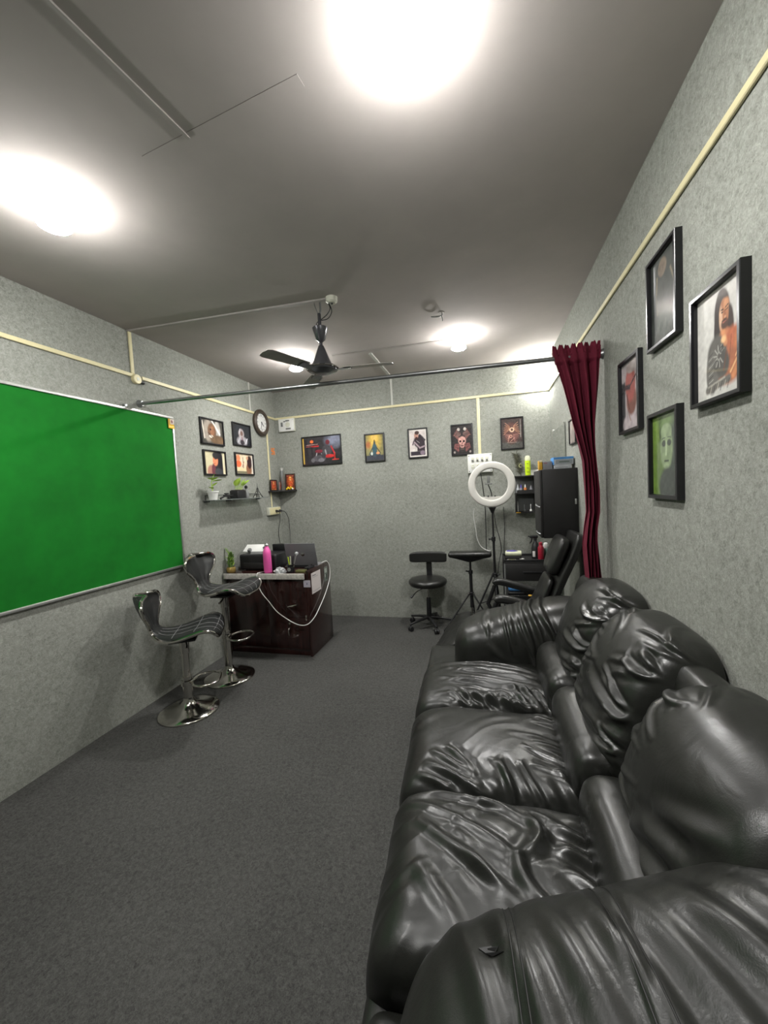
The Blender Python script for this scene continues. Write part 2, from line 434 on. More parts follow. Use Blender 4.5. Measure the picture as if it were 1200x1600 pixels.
# surface-mounted wiring conduits
ZT = 2.385; TH = 0.012; tw = 0.013
def conduit(n, lo, hi, m='conduit'):
    struct(MB().box(lo, hi, 0.003, seg=1).build('trim_%d' % n, m, smooth=False))
conduit(1, (0, Y0, ZT - tw), (TH, 2.345, ZT + tw))
conduit(2, (0, 2.40, ZT - tw), (TH, D, ZT + tw))
conduit(3, (TH, D - TH, ZT - tw), (W, D, ZT + tw))
conduit(4, (W - TH, Y0, ZT - tw), (W, D - TH, ZT + tw))
conduit(5, (0, 2.312, ZT + tw), (TH, 2.338, H))
conduit(6, (0, 3.765, ZT + tw), (TH, 3.787, H), 'white_conduit')
conduit(7, (0, 4.068, 1.535), (TH, 4.09, ZT - tw))
conduit(8, (1.448, D - TH, ZT + tw), (1.472, D, H), 'white_conduit')
conduit(9, (2.367, D - TH, 1.79), (2.397, D, ZT - tw))
conduit(10, (0, 4.073, 1.34), (TH, 4.085, 1.535))
def ceil_conduit(n, a, b, w=0.012, h=0.010, m='ceil_conduit'):
    a = Vector((*a, H)); b = Vector((*b, H)); d = (b - a).normalized(); s = Vector((-d.y, d.x, 0)) * w
    struct(MB().poly([a - s, a + s, b + s, b - s], (0, 0, -h)).build('trim_%d' % n, m, smooth=False))
ceil_conduit(11, (0.0, 2.32), (1.50, 2.40))
ceil_conduit(12, (1.143, 3.373), (2.20, 3.41))
ceil_conduit(13, (1.471, 3.45), (1.471, 4.278), 0.014, 0.012, 'white_conduit')
ceil_conduit(14, (1.42, 0.62), (1.494, 1.206), 0.006, 0.006)
ceil_conduit(15, (1.29, 1.234), (1.94, 1.152), 0.020, 0.002, 'ceiling')

# ------------------------------------------------------------------ lamps
def ceiling_lamp(x, y, label, rz):
    t = root('ceiling_light', label, 'light', (x, y, H), rz, 'round bulbs on the ceiling')
    MB().lathe([(0, 0), (0.036, 0), (0.036, -0.010), (0.026, -0.016), (0.026, -0.028), (0, -0.028)][::-1], seg=28).build('bulb_holder', 'white', t)
    MB().lathe([(0, -0.0285), (0.020, -0.0285), (0.026, -0.046), (0.044, -0.074), (0.057, -0.096), (0, -0.096)][::-1], seg=28).build('bulb_collar', 'collar', t)  # collar given an added faint glow, filling the dark spot above the bulb
    MB().lathe([(0, -0.118), (0.026, -0.1165), (0.044, -0.112), (0.056, -0.1055), (BULB_R, -0.0995), (0.057, -0.0965), (0, -0.0965)], seg=28).build('bulb', 'bulb', t, smooth='all')
    return t
ceiling_lamp(2.272, 1.106, 'glowing bulb on the ceiling nearest the camera, above the sofa side', 0)
ceiling_lamp(0.79, 1.262, 'glowing bulb on the ceiling above the green board, at far left', 0)
ceiling_lamp(0.81, 3.30, 'glowing bulb on the ceiling just left of the fan', 0)
ceiling_lamp(2.257, 3.36, 'glowing bulb on the ceiling right of the fan, beyond the bare hook', 0)
t = root('wall_light', 'glowing bulb on the back wall beside the curtain top in the right corner', 'light', (3.033, D, 2.485))
MB().lathe([(0, 0.0), (0.042, 0.0), (0.042, 0.012), (0.026, 0.034), (0, 0.034)], mtx=Matrix.Rotation(PI / 2, 4, 'X'), seg=24).build('bulb_holder', 'white', t)
MB().lathe([(0, 0.0345), (0.018, 0.035), (0.026, 0.045), (0.038, 0.062), (0.042, 0.084), (0.034, 0.106), (0.018, 0.12), (0, 0.124)], mtx=Matrix.Rotation(PI / 2, 4, 'X'), seg=24).build('bulb', 'cornerbulb', t, smooth='all')

# ------------------------------------------------------------------ pictures
RL, RB, RR = PI / 2, 0.0, -PI / 2
def wall_root(name, label, cat, wall, a, z, group=None):
    loc = {'L': (0, a, z), 'B': (a, D, z), 'R': (W, a, z)}[wall]
    return root(name, label, cat, loc, {'L': RL, 'B': RB, 'R': RR}[wall], group)

def frame_ring(w, h, bw, dp, lip=0.007):
    mb = MB(); bm = mb.bm
    def loop(x, z0, z1, y): return [bm.verts.new((sx * x, y, z)) for sx, z in ((-1, z0), (1, z0), (1, z1), (-1, z1))]
    o0 = loop(w / 2, 0, h, 0); e = 0.002
    o1 = loop(w / 2, 0, h, -dp + e); o2 = loop(w / 2 - e, e, h - e, -dp)
    i1 = loop(w / 2 - bw + e, bw - e, h - bw + e, -dp); i2 = loop(w / 2 - bw, bw, h - bw, -dp + lip); i3 = loop(w / 2 - bw, bw, h - bw, 0)
    L = [o0, o1, o2, i1, i2, i3]
    for k in range(6):
        A, B = L[k], L[(k + 1) % 6]
        for i in range(4):
            j = (i + 1) % 4; bm.faces.new((A[i], A[j], B[j], B[i]))
    return mb

def picture(label, wall, a, z, w, h, art, bw=0.014, dp=0.02, name='picture_frame', group='framed pictures on the walls', mt=0.0, print_m='print', fm='frame'):
    t = wall_root(name, label, 'picture', wall, a, z, group)
    frame_ring(w, h, bw, dp).build('frame', fm, t, smooth=False)
    MB().box((-w / 2 + 0.004, -0.006, 0.004), (w / 2 - 0.004, -0.001, h - 0.004)).build('backing_board', 'matte_black', t, smooth=False)
    ww, hh = w - 2 * bw, h - 2 * bw
    art_obj = art(ww, hh); art_obj.build(t, -0.009, print_m, z0=bw)
    return t

def bust(A, cx, top, sc, skin, hair, cloth, side=0, beard=False):
    """a plain generic head and shoulders"""
    A.ell(cx, top - 0.62 * sc, 0.34 * sc, 0.34 * sc, cloth, 0.12).rect(cx - 0.34 * sc, 0, cx + 0.34 * sc, top - 0.62 * sc, cloth)
    A.ell(cx, top - 0.18 * sc, 0.155 * sc, 0.19 * sc, hair, 0.15)
    A.rect(cx - 0.06 * sc, top - 0.42 * sc, cx + 0.06 * sc, top - 0.25 * sc, skin)
    A.ell(cx + side * 0.03 * sc, top - 0.2 * sc, 0.11 * sc, 0.16 * sc, skin, 0.2)
    if beard: A.ell(cx + side * 0.04 * sc, top - 0.30 * sc, 0.085 * sc, 0.075 * sc, hair, 0.3)
    A.line(cx - 0.06 * sc, top - 0.17 * sc, cx - 0.02 * sc, top - 0.17 * sc, 0.012 * sc, hair); A.line(cx + 0.03 * sc, top - 0.17 * sc, cx + 0.07 * sc, top - 0.17 * sc, 0.012 * sc, hair)
    A.line(cx - 0.03 * sc, top - 0.29 * sc, cx + 0.04 * sc, top - 0.29 * sc, 0.01 * sc, (120, 60, 50))
    return A

def art_sepia(w, h):
    A = Art(w, h, 56, (70, 68, 62))
    A.ell(0.32, 0.55, 0.22, 0.5, (150, 140, 128)).ell(0.75, 0.55, 0.14, 0.5, (170, 165, 158)).line(0.5, 1, 0.85, 0.45, 0.045, (225, 222, 215)).line(0.05, 0.9, 0.12, 0.2, 0.03, (215, 205, 190))
    A.ell(0.48, 0.52, 0.2, 0.36, (110, 78, 56)).ell(0.5, 0.55, 0.1, 0.2, (140, 96, 68)).ell(0.42, 0.6, 0.04, 0.05, (40, 26, 20))
    A.ell(0.72, 0.18, 0.34, 0.2, (108, 84, 60)).ell(0.42, 0.3, 0.10, 0.06, (215, 205, 190)).line(0.3, 0.45, 0.52, 0.24, 0.02, (50, 34, 26)).noise(9, 0.25, 2)
    return A
def art_silver(w, h):
    A = Art(w, h, 52, (34, 36, 42))
    A.ell(0.5, 0.18, 0.32, 0.26, (150, 146, 150)).ell(0.5, 0.12, 0.12, 0.14, (50, 44, 50)).ell(0.47, 0.56, 0.17, 0.24, (160, 150, 150)).ell(0.49, 0.57, 0.08, 0.12, (110, 84, 76))
    A.line(0.36, 0.56, 0.40, 0.78, 0.025, (200, 198, 205)).line(0.5, 0.36, 0.52, 0.25, 0.03, (130, 70, 90)).line(0.72, 0.1, 0.82, 0.34, 0.03, (205, 205, 212)).line(0.24, 0.1, 0.36, 0.3, 0.03, (190, 190, 198)).noise(11, 0.3, 5)
    return A
def art_profile(w, h):
    A = Art(w, h, 56, (205, 196, 160))
    A.ell(0.3, 0.1, 0.2, 0.3, (170, 120, 105)).ell(0.44, 0.15, 0.13, 0.34, (105, 48, 60)).ell(0.72, 0.4, 0.22, 0.75, (34, 32, 36)).ell(0.52, 0.62, 0.13, 0.25, (214, 130, 92)).ell(0.42, 0.56, 0.03, 0.05, (210, 120, 90))
    A.ell(0.56, 0.85, 0.18, 0.17, (36, 33, 36)).ell(0.66, 0.1, 0.2, 0.16, (58, 60, 66)).line(0.49, 0.68, 0.56, 0.69, 0.012, (60, 30, 26)).line(0.44, 0.48, 0.52, 0.49, 0.012, (160, 50, 46)).rect(0.88, 0, 1, 1, (212, 204, 172)).noise(6, 0.1, 1)
    return A
def art_beach(w, h):
    A = Art(w, h, 56, (226, 206, 176))
    A.ell(0.15, 0.5, 0.16, 0.18, (228, 108, 66)).ell(0.15, 0.8, 0.12, 0.16, (222, 140, 100)).rect(0, 0, 0.65, 0.12, (120, 116, 90)).rect(0, 0.14, 0.6, 0.3, (232, 214, 170))
    A.line(0.42, 0.3, 0.42, 0.85, 0.015, (90, 60, 50)).line(0.36, 0.35, 0.46, 0.62, 0.02, (150, 90, 66)).ell(0.74, 0.25, 0.16, 0.33, (150, 104, 78)).ell(0.8, 0.62, 0.15, 0.34, (58, 38, 38)).ell(0.67, 0.82, 0.07, 0.1, (196, 150, 120)).rect(0.93, 0, 1, 1, (220, 214, 205)).noise(8, 0.12, 3)
    return A
def art_red(w, h):
    A = Art(w, h, 84, (42, 38, 42))
    A.ell(0.85, 0.85, 0.22, 0.25, (120, 124, 142), 0.9).ell(0.25, 0.84, 0.045, 0.055, (235, 112, 50)).line(0.1, 0.72, 0.4, 0.73, 0.008, (190, 140, 130)).line(0.1, 0.66, 0.28, 0.67, 0.008, (200, 90, 84)).line(0.26, 0.655, 0.42, 0.66, 0.02, (180, 30, 36))
    A.ell(0.67, 0.78, 0.055, 0.09, (108, 34, 44)).ell(0.64, 0.47, 0.13, 0.2, (64, 62, 68)).line(0.6, 0.5, 0.62, 0.35, 0.02, (150, 148, 152)).ell(0.43, 0.47, 0.1, 0.06, (120, 34, 50)).line(0.76, 0.62, 0.84, 0.35, 0.022, (196, 40, 44)).line(0.84, 0.35, 0.84, 0.15, 0.02, (200, 44, 44))
    A.ell(0.7, 0.27, 0.13, 0.06, (190, 42, 44)).line(0.37, 0.4, 0.34, 0.24, 0.014, (190, 190, 196)).line(0.49, 0.38, 0.53, 0.27, 0.012, (160, 160, 168)).ell(0.43, 0.2, 0.17, 0.12, (84, 82, 88)).ell(0.26, 0.15, 0.05, 0.08, (104, 102, 106)).ell(0.48, 0.14, 0.08, 0.07, (120, 118, 124)).ell(0.55, 0.3, 0.06, 0.1, (60, 56, 62)).line(0.78, 0.13, 0.94, 0.13, 0.012, (210, 60, 56)).noise(14, 0.35, 6)
    A.rect(0.0, 0.03, 0.035, 0.97, (205, 165, 62)).rect(0.012, 0.1, 0.02, 0.9, (245, 222, 140))
    return A
def art_sitting(w, h):
    A = Art(w, h, 48, (138, 132, 88))
    A.ell(0.5, 0.78, 0.34, 0.4, (206, 172, 78), 0.8).ell(0.5, 0.9, 0.13, 0.1, (242, 196, 110), 0.9).line(0.5, 0.98, 0.3, 0.6, 0.04, (222, 190, 96), 0.7).line(0.5, 0.98, 0.72, 0.58, 0.04, (222, 190, 96), 0.7).ell(0.14, 0.62, 0.15, 0.13, (176, 110, 70), 0.9)
    A.rect(0, 0, 1, 0.2, (66, 68, 78)).ell(0.5, 0.42, 0.14, 0.26, (58, 88, 98)).ell(0.5, 0.68, 0.06, 0.07, (64, 74, 78)).line(0.5, 0.75, 0.5, 0.79, 0.035, (28, 28, 32)).line(0.38, 0.5, 0.2, 0.26, 0.04, (60, 76, 82)).line(0.62, 0.5, 0.82, 0.28, 0.04, (66, 66, 60)).line(0.24, 0.22, 0.78, 0.22, 0.06, (60, 76, 84)).ell(0.68, 0.28, 0.1, 0.05, (226, 160, 110)).ell(0.33, 0.27, 0.06, 0.06, (205, 212, 206)).noise(9, 0.18, 2)
    return A
def art_pensive(w, h):
    A = Art(w, h, 52, (218, 212, 206)); A.rect(0.06, 0.05, 0.94, 0.95, (206, 196, 192))
    A.ell(0.56, 0.56, 0.3, 0.24, (52, 44, 50)).rect(0.06, 0.05, 0.9, 0.2, (54, 48, 56)).rect(0.45, 0.2, 0.9, 0.6, (56, 48, 54)).line(0.62, 0.8, 0.9, 0.6, 0.06, (56, 48, 54))
    A.ell(0.42, 0.78, 0.12, 0.13, (176, 132, 118)).ell(0.46, 0.88, 0.13, 0.07, (72, 54, 50)).ell(0.43, 0.68, 0.08, 0.05, (62, 42, 40)).line(0.3, 0.54, 0.6, 0.32, 0.055, (158, 140, 146)).line(0.6, 0.32, 0.9, 0.38, 0.06, (150, 134, 140)).line(0.26, 0.58, 0.2, 0.45, 0.05, (90, 78, 84)).line(0.42, 0.6, 0.6, 0.5, 0.012, (180, 172, 172)).rect(0.12, 0.2, 0.4, 0.28, (212, 206, 200)).ell(0.75, 0.14, 0.14, 0.08, (132, 116, 130)).noise(12, 0.15, 4)
    return A
def art_skull(w, h):
    A = Art(w, h, 60, (46, 42, 42))
    for s in (-1, 1):
        for k in range(5):
            A.line(0.5 + s * (0.14 + 0.06 * k), 0.45 + 0.05 * k, 0.5 + s * (0.26 + 0.045 * k), 0.86 - 0.05 * k, 0.018, (150, 104, 98))
            A.line(0.5 + s * (0.2 + 0.05 * k), 0.08 + 0.03 * k, 0.5 + s * (0.16 + 0.05 * k), 0.36, 0.016, (158, 96, 94))
        A.ell(0.5 + s * 0.16, 0.86, 0.07, 0.055, (186, 178, 170)).ell(0.5 + s * 0.4, 0.07, 0.05, 0.04, (168, 160, 154))
        A.ell(0.5 + s * 0.17, 0.7, 0.12, 0.08, (106, 84, 80))
    A.ell(0.5, 0.46, 0.19, 0.15, (190, 146, 136)).ell(0.5, 0.3, 0.12, 0.09, (182, 136, 128)).rect(0.4, 0.14, 0.6, 0.2, (74, 62, 56)).ell(0.41, 0.44, 0.055, 0.04, (40, 26, 28)).ell(0.59, 0.44, 0.055, 0.04, (40, 26, 28)).tri([(0.46, 0.36), (0.54, 0.36), (0.5, 0.41)], (50, 34, 34)).line(0.4, 0.29, 0.6, 0.29, 0.012, (60, 44, 42))
    for k in range(6): A.line(0.41 + 0.036 * k, 0.26, 0.41 + 0.036 * k, 0.32, 0.006, (70, 52, 50))
    return A.noise(16, 0.35, 8)
def art_ornate(w, h):
    A = Art(w, h, 60, (78, 68, 66)); A.rect(0, 0, 1, 0.2, (84, 84, 80))
    A.ell(0.48, 0.5, 0.36, 0.36, (98, 70, 66))
    for s in (-1, 1):
        for k in range(6):
            A.line(0.48 + s * 0.1, 0.74 - 0.02 * k, 0.48 + s * (0.30 + 0.02 * k), 0.86 - 0.08 * k, 0.014, (196, 146, 116)); A.line(0.48 + s * 0.08, 0.36 + 0.02 * k, 0.48 + s * (0.16 + 0.04 * k), 0.22 + 0.05 * k, 0.012, (170, 122, 112))
    A.ring(0.5, 0.62, 0.09, 0.03, (232, 200, 168)).ring(0.44, 0.4, 0.06, 0.02, (214, 160, 140)).line(0.25, 0.19, 0.7, 0.19, 0.014, (182, 164, 150)).line(0.3, 0.22, 0.34, 0.4, 0.016, (190, 150, 134)).line(0.4, 0.22, 0.62, 0.34, 0.016, (200, 156, 140)).rect(0.9, 0.35, 0.93, 0.95, (160, 154, 150)).noise(15, 0.3, 4)
    return A
def art_faint(w, h):
    A = Art(w, h, 60, (58, 62, 58)); A.ell(0.45, 0.85, 0.16, 0.1, (120, 106, 90)).line(0.25, 0.78, 0.22, 0.6, 0.03, (116, 106, 84)).line(0.2, 0.62, 0.25, 0.35, 0.02, (92, 90, 76)).line(0.75, 0.75, 0.85, 0.6, 0.03, (112, 104, 86)).ell(0.5, 0.2, 0.3, 0.15, (70, 78, 72))
    for k in range(14): A.line(0.1 + 0.06 * k, 0.05, 0.14 + 0.06 * k, 0.12 + 0.04 * (k % 4), 0.012, (100, 104, 98))
    return A.noise(8, 0.3, 3)
def art_crossed(w, h):
    A = Art(w, h, 100, (188, 186, 180)); A.ell(0.15, 0.5, 0.3, 0.6, (202, 200, 194), 0.9)
    A.ell(0.57, 0.74, 0.165, 0.22, (44, 33, 29), 0.12).ell(0.47, 0.6, 0.075, 0.18, (42, 32, 29), 0.2).ell(0.72, 0.58, 0.09, 0.2, (54, 40, 34), 0.2)      # long hair
    A.ell(0.62, 0.47, 0.14, 0.12, (196, 122, 80), 0.4).ell(0.80, 0.40, 0.22, 0.17, (176, 96, 62), 0.3).ell(0.92, 0.36, 0.12, 0.2, (188, 112, 70), 0.3).ell(0.7, 0.24, 0.3, 0.16, (158, 92, 60), 0.3)
    A.ell(0.45, 0.36, 0.22, 0.21, (84, 81, 76), 0.2).ell(0.35, 0.24, 0.14, 0.2, (92, 89, 84), 0.2).ell(0.58, 0.28, 0.14, 0.12, (70, 66, 62), 0.3)
    A.line(0.58, 0.6, 0.64, 0.46, 0.055, (206, 140, 92), 0.8).ell(0.6, 0.5, 0.05, 0.03, (226, 180, 128), 0.8)                                             # neck
    A.ell(0.61, 0.725, 0.10, 0.135, (164, 106, 70), 0.15).ell(0.545, 0.70, 0.035, 0.10, (206, 168, 138), 0.6).ell(0.66, 0.80, 0.06, 0.05, (186, 128, 88), 0.6)
    A.ell(0.625, 0.632, 0.075, 0.045, (74, 48, 36), 0.4).line(0.575, 0.665, 0.66, 0.675, 0.010, (60, 38, 30)).line(0.59, 0.647, 0.655, 0.652, 0.010, (150, 84, 70))
    A.line(0.55, 0.77, 0.60, 0.765, 0.011, (34, 22, 18)).line(0.64, 0.77, 0.70, 0.785, 0.011, (34, 22, 18)).line(0.56, 0.745, 0.595, 0.742, 0.009, (24, 18, 16)).line(0.645, 0.745, 0.69, 0.752, 0.009, (24, 18, 16)).line(0.625, 0.75, 0.64, 0.695, 0.012, (128, 78, 52)).ell(0.637, 0.692, 0.022, 0.012, (196, 140, 104))
    for k in range(9):                                                                                                                              # tattoo strokes
        a = 0.5 + k * 0.62; A.line(0.50 + 0.04 * math.cos(a), 0.37 + 0.03 * math.sin(a), 0.50 + 0.12 * math.cos(a), 0.37 + 0.10 * math.sin(a), 0.011, (172, 170, 162), 0.8)
        A.line(0.27, 0.40 - 0.035 * k, 0.37, 0.43 - 0.036 * k, 0.009, (150, 148, 142) if k % 2 else (40, 38, 36), 0.8)
    A.ring(0.44, 0.30, 0.05, 0.010, (40, 38, 38)).ring(0.56, 0.42, 0.035, 0.008, (44, 42, 40)).line(0.66, 0.38, 0.60, 0.22, 0.014, (96, 56, 40)).line(0.76, 0.5, 0.72, 0.3, 0.012, (120, 66, 44), 0.8).line(0.84, 0.3, 0.95, 0.42, 0.012, (232, 178, 126), 0.8)
    A.line(0.24, 0.09, 0.70, 0.13, 0.065, (96, 92, 86)).line(0.26, 0.12, 0.62, 0.155, 0.018, (156, 152, 142), 0.8).line(0.96, 0.30, 0.80, 0.14, 0.05, (184, 116, 72)).line(0.9, 0.3, 0.74, 0.18, 0.02, (226, 172, 116), 0.8)
    for k in range(6): A.line(0.30 + 0.075 * k, 0.055, 0.34 + 0.075 * k, 0.125, 0.010, (44, 42, 40) if k % 2 else (170, 164, 150), 0.8)
    A.rect(0.93, 0.0, 1, 0.12, (200, 198, 200)).rect(0, 0, 0.2, 0.05, (196, 194, 188))
    return A.noise(17, 0.14, 7)
def art_rosy(w, h):
    A = Art(w, h, 60, (172, 164, 164)); A.rect(0, 0, 0.2, 0.8, (60, 58, 60)).ell(0.1, 0.85, 0.2, 0.12, (184, 174, 176))
    A.ell(0.5, 0.08, 0.45, 0.16, (186, 174, 176)).ell(0.55, 0.42, 0.28, 0.22, (126, 84, 72)).ell(0.5, 0.66, 0.28, 0.26, (158, 84, 76)).ell(0.6, 0.9, 0.3, 0.09, (168, 158, 154)).line(0.15, 0.65, 0.45, 0.62, 0.07, (54, 38, 40)).line(0.45, 0.62, 0.8, 0.74, 0.03, (66, 44, 44)).line(0.3, 0.52, 0.42, 0.3, 0.03, (90, 50, 46)).line(0.4, 0.22, 0.5, 0.12, 0.02, (150, 116, 100)).noise(9, 0.2, 9)
    return A
def art_greenface(w, h):
    """plain green face, a generic stand-in"""
    A = Art(w, h, 66, (62, 72, 64)); A.rect(0, 0, 0.28, 1, (112, 142, 60)).ell(0.3, 0.3, 0.2, 0.4, (96, 120, 62), 0.9).ell(0.5, 0.95, 0.3, 0.14, (104, 128, 76), 0.9)
    A.ell(0.54, 0.58, 0.23, 0.27, (126, 144, 106)).ell(0.54, 0.78, 0.2, 0.1, (138, 156, 118)).ell(0.45, 0.64, 0.075, 0.04, (54, 64, 54)).ell(0.65, 0.64, 0.075, 0.04, (54, 64, 54)).line(0.54, 0.66, 0.53, 0.5, 0.03, (172, 188, 150)).line(0.47, 0.42, 0.62, 0.42, 0.016, (48, 58, 48)).ell(0.54, 0.36, 0.1, 0.04, (146, 164, 124)).line(0.38, 0.7, 0.5, 0.71, 0.012, (70, 80, 66)).line(0.6, 0.71, 0.72, 0.7, 0.012, (70, 80, 66)).ell(0.6, 0.1, 0.35, 0.24, (62, 68, 64))
    return A.noise(12, 0.2, 11)
def art_pale(w, h):
    A = Art(w, h, 40, (190, 180, 172)); bust(A, 0.5, 0.9, 0.9, (176, 150, 138), (120, 104, 96), (150, 136, 130)); return A.noise(9, 0.25, 2)

picture('small landscape picture of a sepia face behind a hand, upper left of the four', 'L', 3.132, 1.967, 0.315, 0.236, art_sepia)
picture('small dark picture with a silvery seated figure, below the clock, upper right of four', 'L', 3.586, 1.997, 0.308, 0.232, art_silver)
picture('small cream picture of a woman with long black hair, above the white flowerpot', 'L', 3.138, 1.686, 0.306, 0.229, art_profile)
picture('small orange and cream beach picture above the black flowerpot', 'L', 3.598, 1.700, 0.322, 0.226, art_beach)
picture('wide dark poster with red figure and orange emblem at its top left', 'B', 0.586, 1.80, 0.498, 0.340, art_red, bw=0.012, group=None)
picture('narrow yellow-lit picture of a seated meditating figure', 'B', 1.232, 1.79, 0.234, 0.318, art_sitting, bw=0.015)
picture('white-bordered picture of a man leaning on his fist in black shirt', 'B', 1.728, 1.796, 0.219, 0.324, art_pensive, bw=0.014)
picture('dark picture of a pale skull with clawed ornament, left of the cream conduit', 'B', 2.203, 1.792, 0.230, 0.328, art_skull, bw=0.012)
picture('faded brown ornate emblem picture above the peacock feather', 'B', 2.711, 1.813, 0.228, 0.328, art_ornate, bw=0.012)
picture('dark glassy picture reflecting a lamp, highest on the right wall', 'R', 1.662, 1.938, 0.242, 0.334, art_faint, bw=0.014, dp=0.024)
picture('picture of a tattooed long-haired man with crossed arms on white, nearest the camera', 'R', 1.322, 1.662, 0.250, 0.328, art_crossed, bw=0.014, dp=0.026)
picture('picture of a rosy bearded face in dark glasses, nearest the curtain', 'R', 2.012, 1.665, 0.252, 0.334, art_rosy, bw=0.016, dp=0.022)
picture('green-tinted portrait picture in black frame, lowest on the right wall', 'R', 1.668, 1.374, 0.250, 0.328, art_greenface, bw=0.016, dp=0.024)
picture('pale framed picture half hidden behind the maroon curtain', 'R', 3.215, 1.73, 0.215, 0.19, art_pale, bw=0.010, dp=0.018)

# ------------------------------------------------------------------ green notice board
b = wall_root('notice_board', 'large green felt notice board in aluminium frame on left wall', 'board', 'L', 1.76, 0.93)
bw_, bh_ = 1.80, 1.212
MB().box((-0.895, -0.014, 0.005), (0.895, -0.002, bh_ - 0.005)).build('felt_panel', 'green', b, smooth=False)
for lo, hi in (((-0.9, -0.022, 0), (0.9, 0, 0.018)), ((-0.9, -0.022, bh_ - 0.018), (0.9, 0, bh_)), ((-0.9, -0.022, 0.018), (-0.882, 0, bh_ - 0.018)), ((0.882, -0.022, 0.018), (0.9, 0, bh_ - 0.018))):
    MB().box(lo, hi, 0.003).build('frame_bar', 'alu', b)
for x in (-0.55, 0.47): MB().box((x - 0.012, -0.024, bh_ - 0.002), (x + 0.012, -0.002, bh_ + 0.02), 0.003).build('hanging_clip', 'steel', b)
A = Art(0.06, 0.075, 22, (200, 160, 60)); A.rect(0.35, 0.45, 1, 1, (205, 196, 190)).ell(0.62, 0.72, 0.16, 0.18, (140, 100, 90)).rect(0, 0.0, 1, 0.38, (222, 178, 50)).line(0.15, 0.2, 0.85, 0.2, 0.05, (245, 225, 150))
so = A.build(b, -0.0235, 'matteprint', x0=0.838, z0=bh_ - 0.095, name='sticker'); so['label'] = 'yellow and white sticker at the corner'

# round junction box where the conduits meet
t = wall_root('junction_box', 'round cream junction box on the left wall conduit above the board', 'junction box', 'L', 2.345, 2.362)
RY = Matrix.Rotation(PI / 2, 4, 'X')
MB().lathe([(0, 0), (0.034, 0), (0.034, 0.024), (0.030, 0.028), (0, 0.028)], mtx=RY).build('box', 'conduit', t)
MB().lathe([(0, 0.0285), (0.012, 0.0285), (0.012, 0.031), (0, 0.031)], mtx=RY, seg=16).build('lid_screw', 'offwhite', t)
MB().lathe([(0.013, 0.012), (0.013, -0.03), (0.008, -0.03), (0.008, 0.0)], mtx=Matrix.Rotation(-PI / 2, 4, 'Y'), c=(0.03, -0.012, -0.012), seg=16).build('outlet', 'cable', t)

# ------------------------------------------------------------------ wall clock
t = wall_root('wall_clock', 'round brown-rimmed wall clock in the left wall corner', 'clock', 'L', 3.955, 2.293)
RYm = Matrix.Rotation(PI / 2, 4, 'X')
MB().lathe([(0.0, 0.0), (0.140, 0), (0.148, 0.012), (0.146, 0.030), (0.128, 0.042), (0.106, 0.036), (0.100, 0.026), (0.100, 0.02)], mtx=RYm, seg=48).build('rim', 'clockrim', t)
MB().lathe([(0.0, 0.020), (0.104, 0.020), (0.104, 0.022), (0.0, 0.022)], mtx=RYm, seg=48).build('dial', 'clockface', t)
for k in range(12):
    a = k * PI / 6; r0, r1 = (0.074, 0.090) if k % 3 else (0.068, 0.092)
    MB().tube([(r0 * math.sin(a), -0.0225, r0 * math.cos(a)), (r1 * math.sin(a), -0.0225, r1 * math.cos(a))], 0.0022 if k % 3 else 0.003, 6).build('hour_mark', 'black', t)
for n, a, L, r in (('hour_hand', math.radians(135), 0.05, 0.0032), ('minute_hand', math.radians(195), 0.075, 0.0024)):
    MB().tube([(-0.012 * math.sin(a), -0.0255, -0.012 * math.cos(a)), (L * math.sin(a), -0.0255, L * math.cos(a))], r, 6).build(n, 'black', t)
MB().ball((0, -0.0255, 0), 0.006, 10).build('hub', 'black', t)

# ------------------------------------------------------------------ switch boards and sockets
t = wall_root('switch_board', 'square white switch board under the ceiling conduit in the back left corner', 'switch board', 'B', 0.165, 2.222)
MB().box((-0.103, -0.030, 0), (0.103, 0, 0.152), 0.004).build('box', 'offwhite', t)
MB().box((-0.099, -0.034, 0.004), (0.099, -0.030, 0.148), 0.0015).build('face_plate', 'white', t)
for x, z, w_, h_ in ((-0.055, 0.085, 0.026, 0.05), (-0.02, 0.118, 0.022, 0.014)): MB().box((x - w_ / 2, -0.040, z - h_ / 2), (x + w_ / 2, -0.034, z + h_ / 2), 0.002).build('switch', 'grey', t)
MB().lathe([(0, 0.034), (0.03, 0.034), (0.026, 0.044), (0, 0.044)], mtx=RYm, c=(0.02, 0, 0.08), seg=20).build('regulator_knob', 'offwhite', t)
MB().box((-0.005, -0.042, 0.118), (0.045, -0.034, 0.132), 0.002).build('socket_cover', 'grey', t)
MB().box((-0.005, -0.042, 0.022), (0.06, -0.034, 0.040), 0.002).build('fuse_cover', 'grey', t)
for x in (-0.088, 0.088):
    for z in (0.016, 0.136): MB().ball((x, -0.0345, z), 0.004, 8).build('screw', 'steel', t)

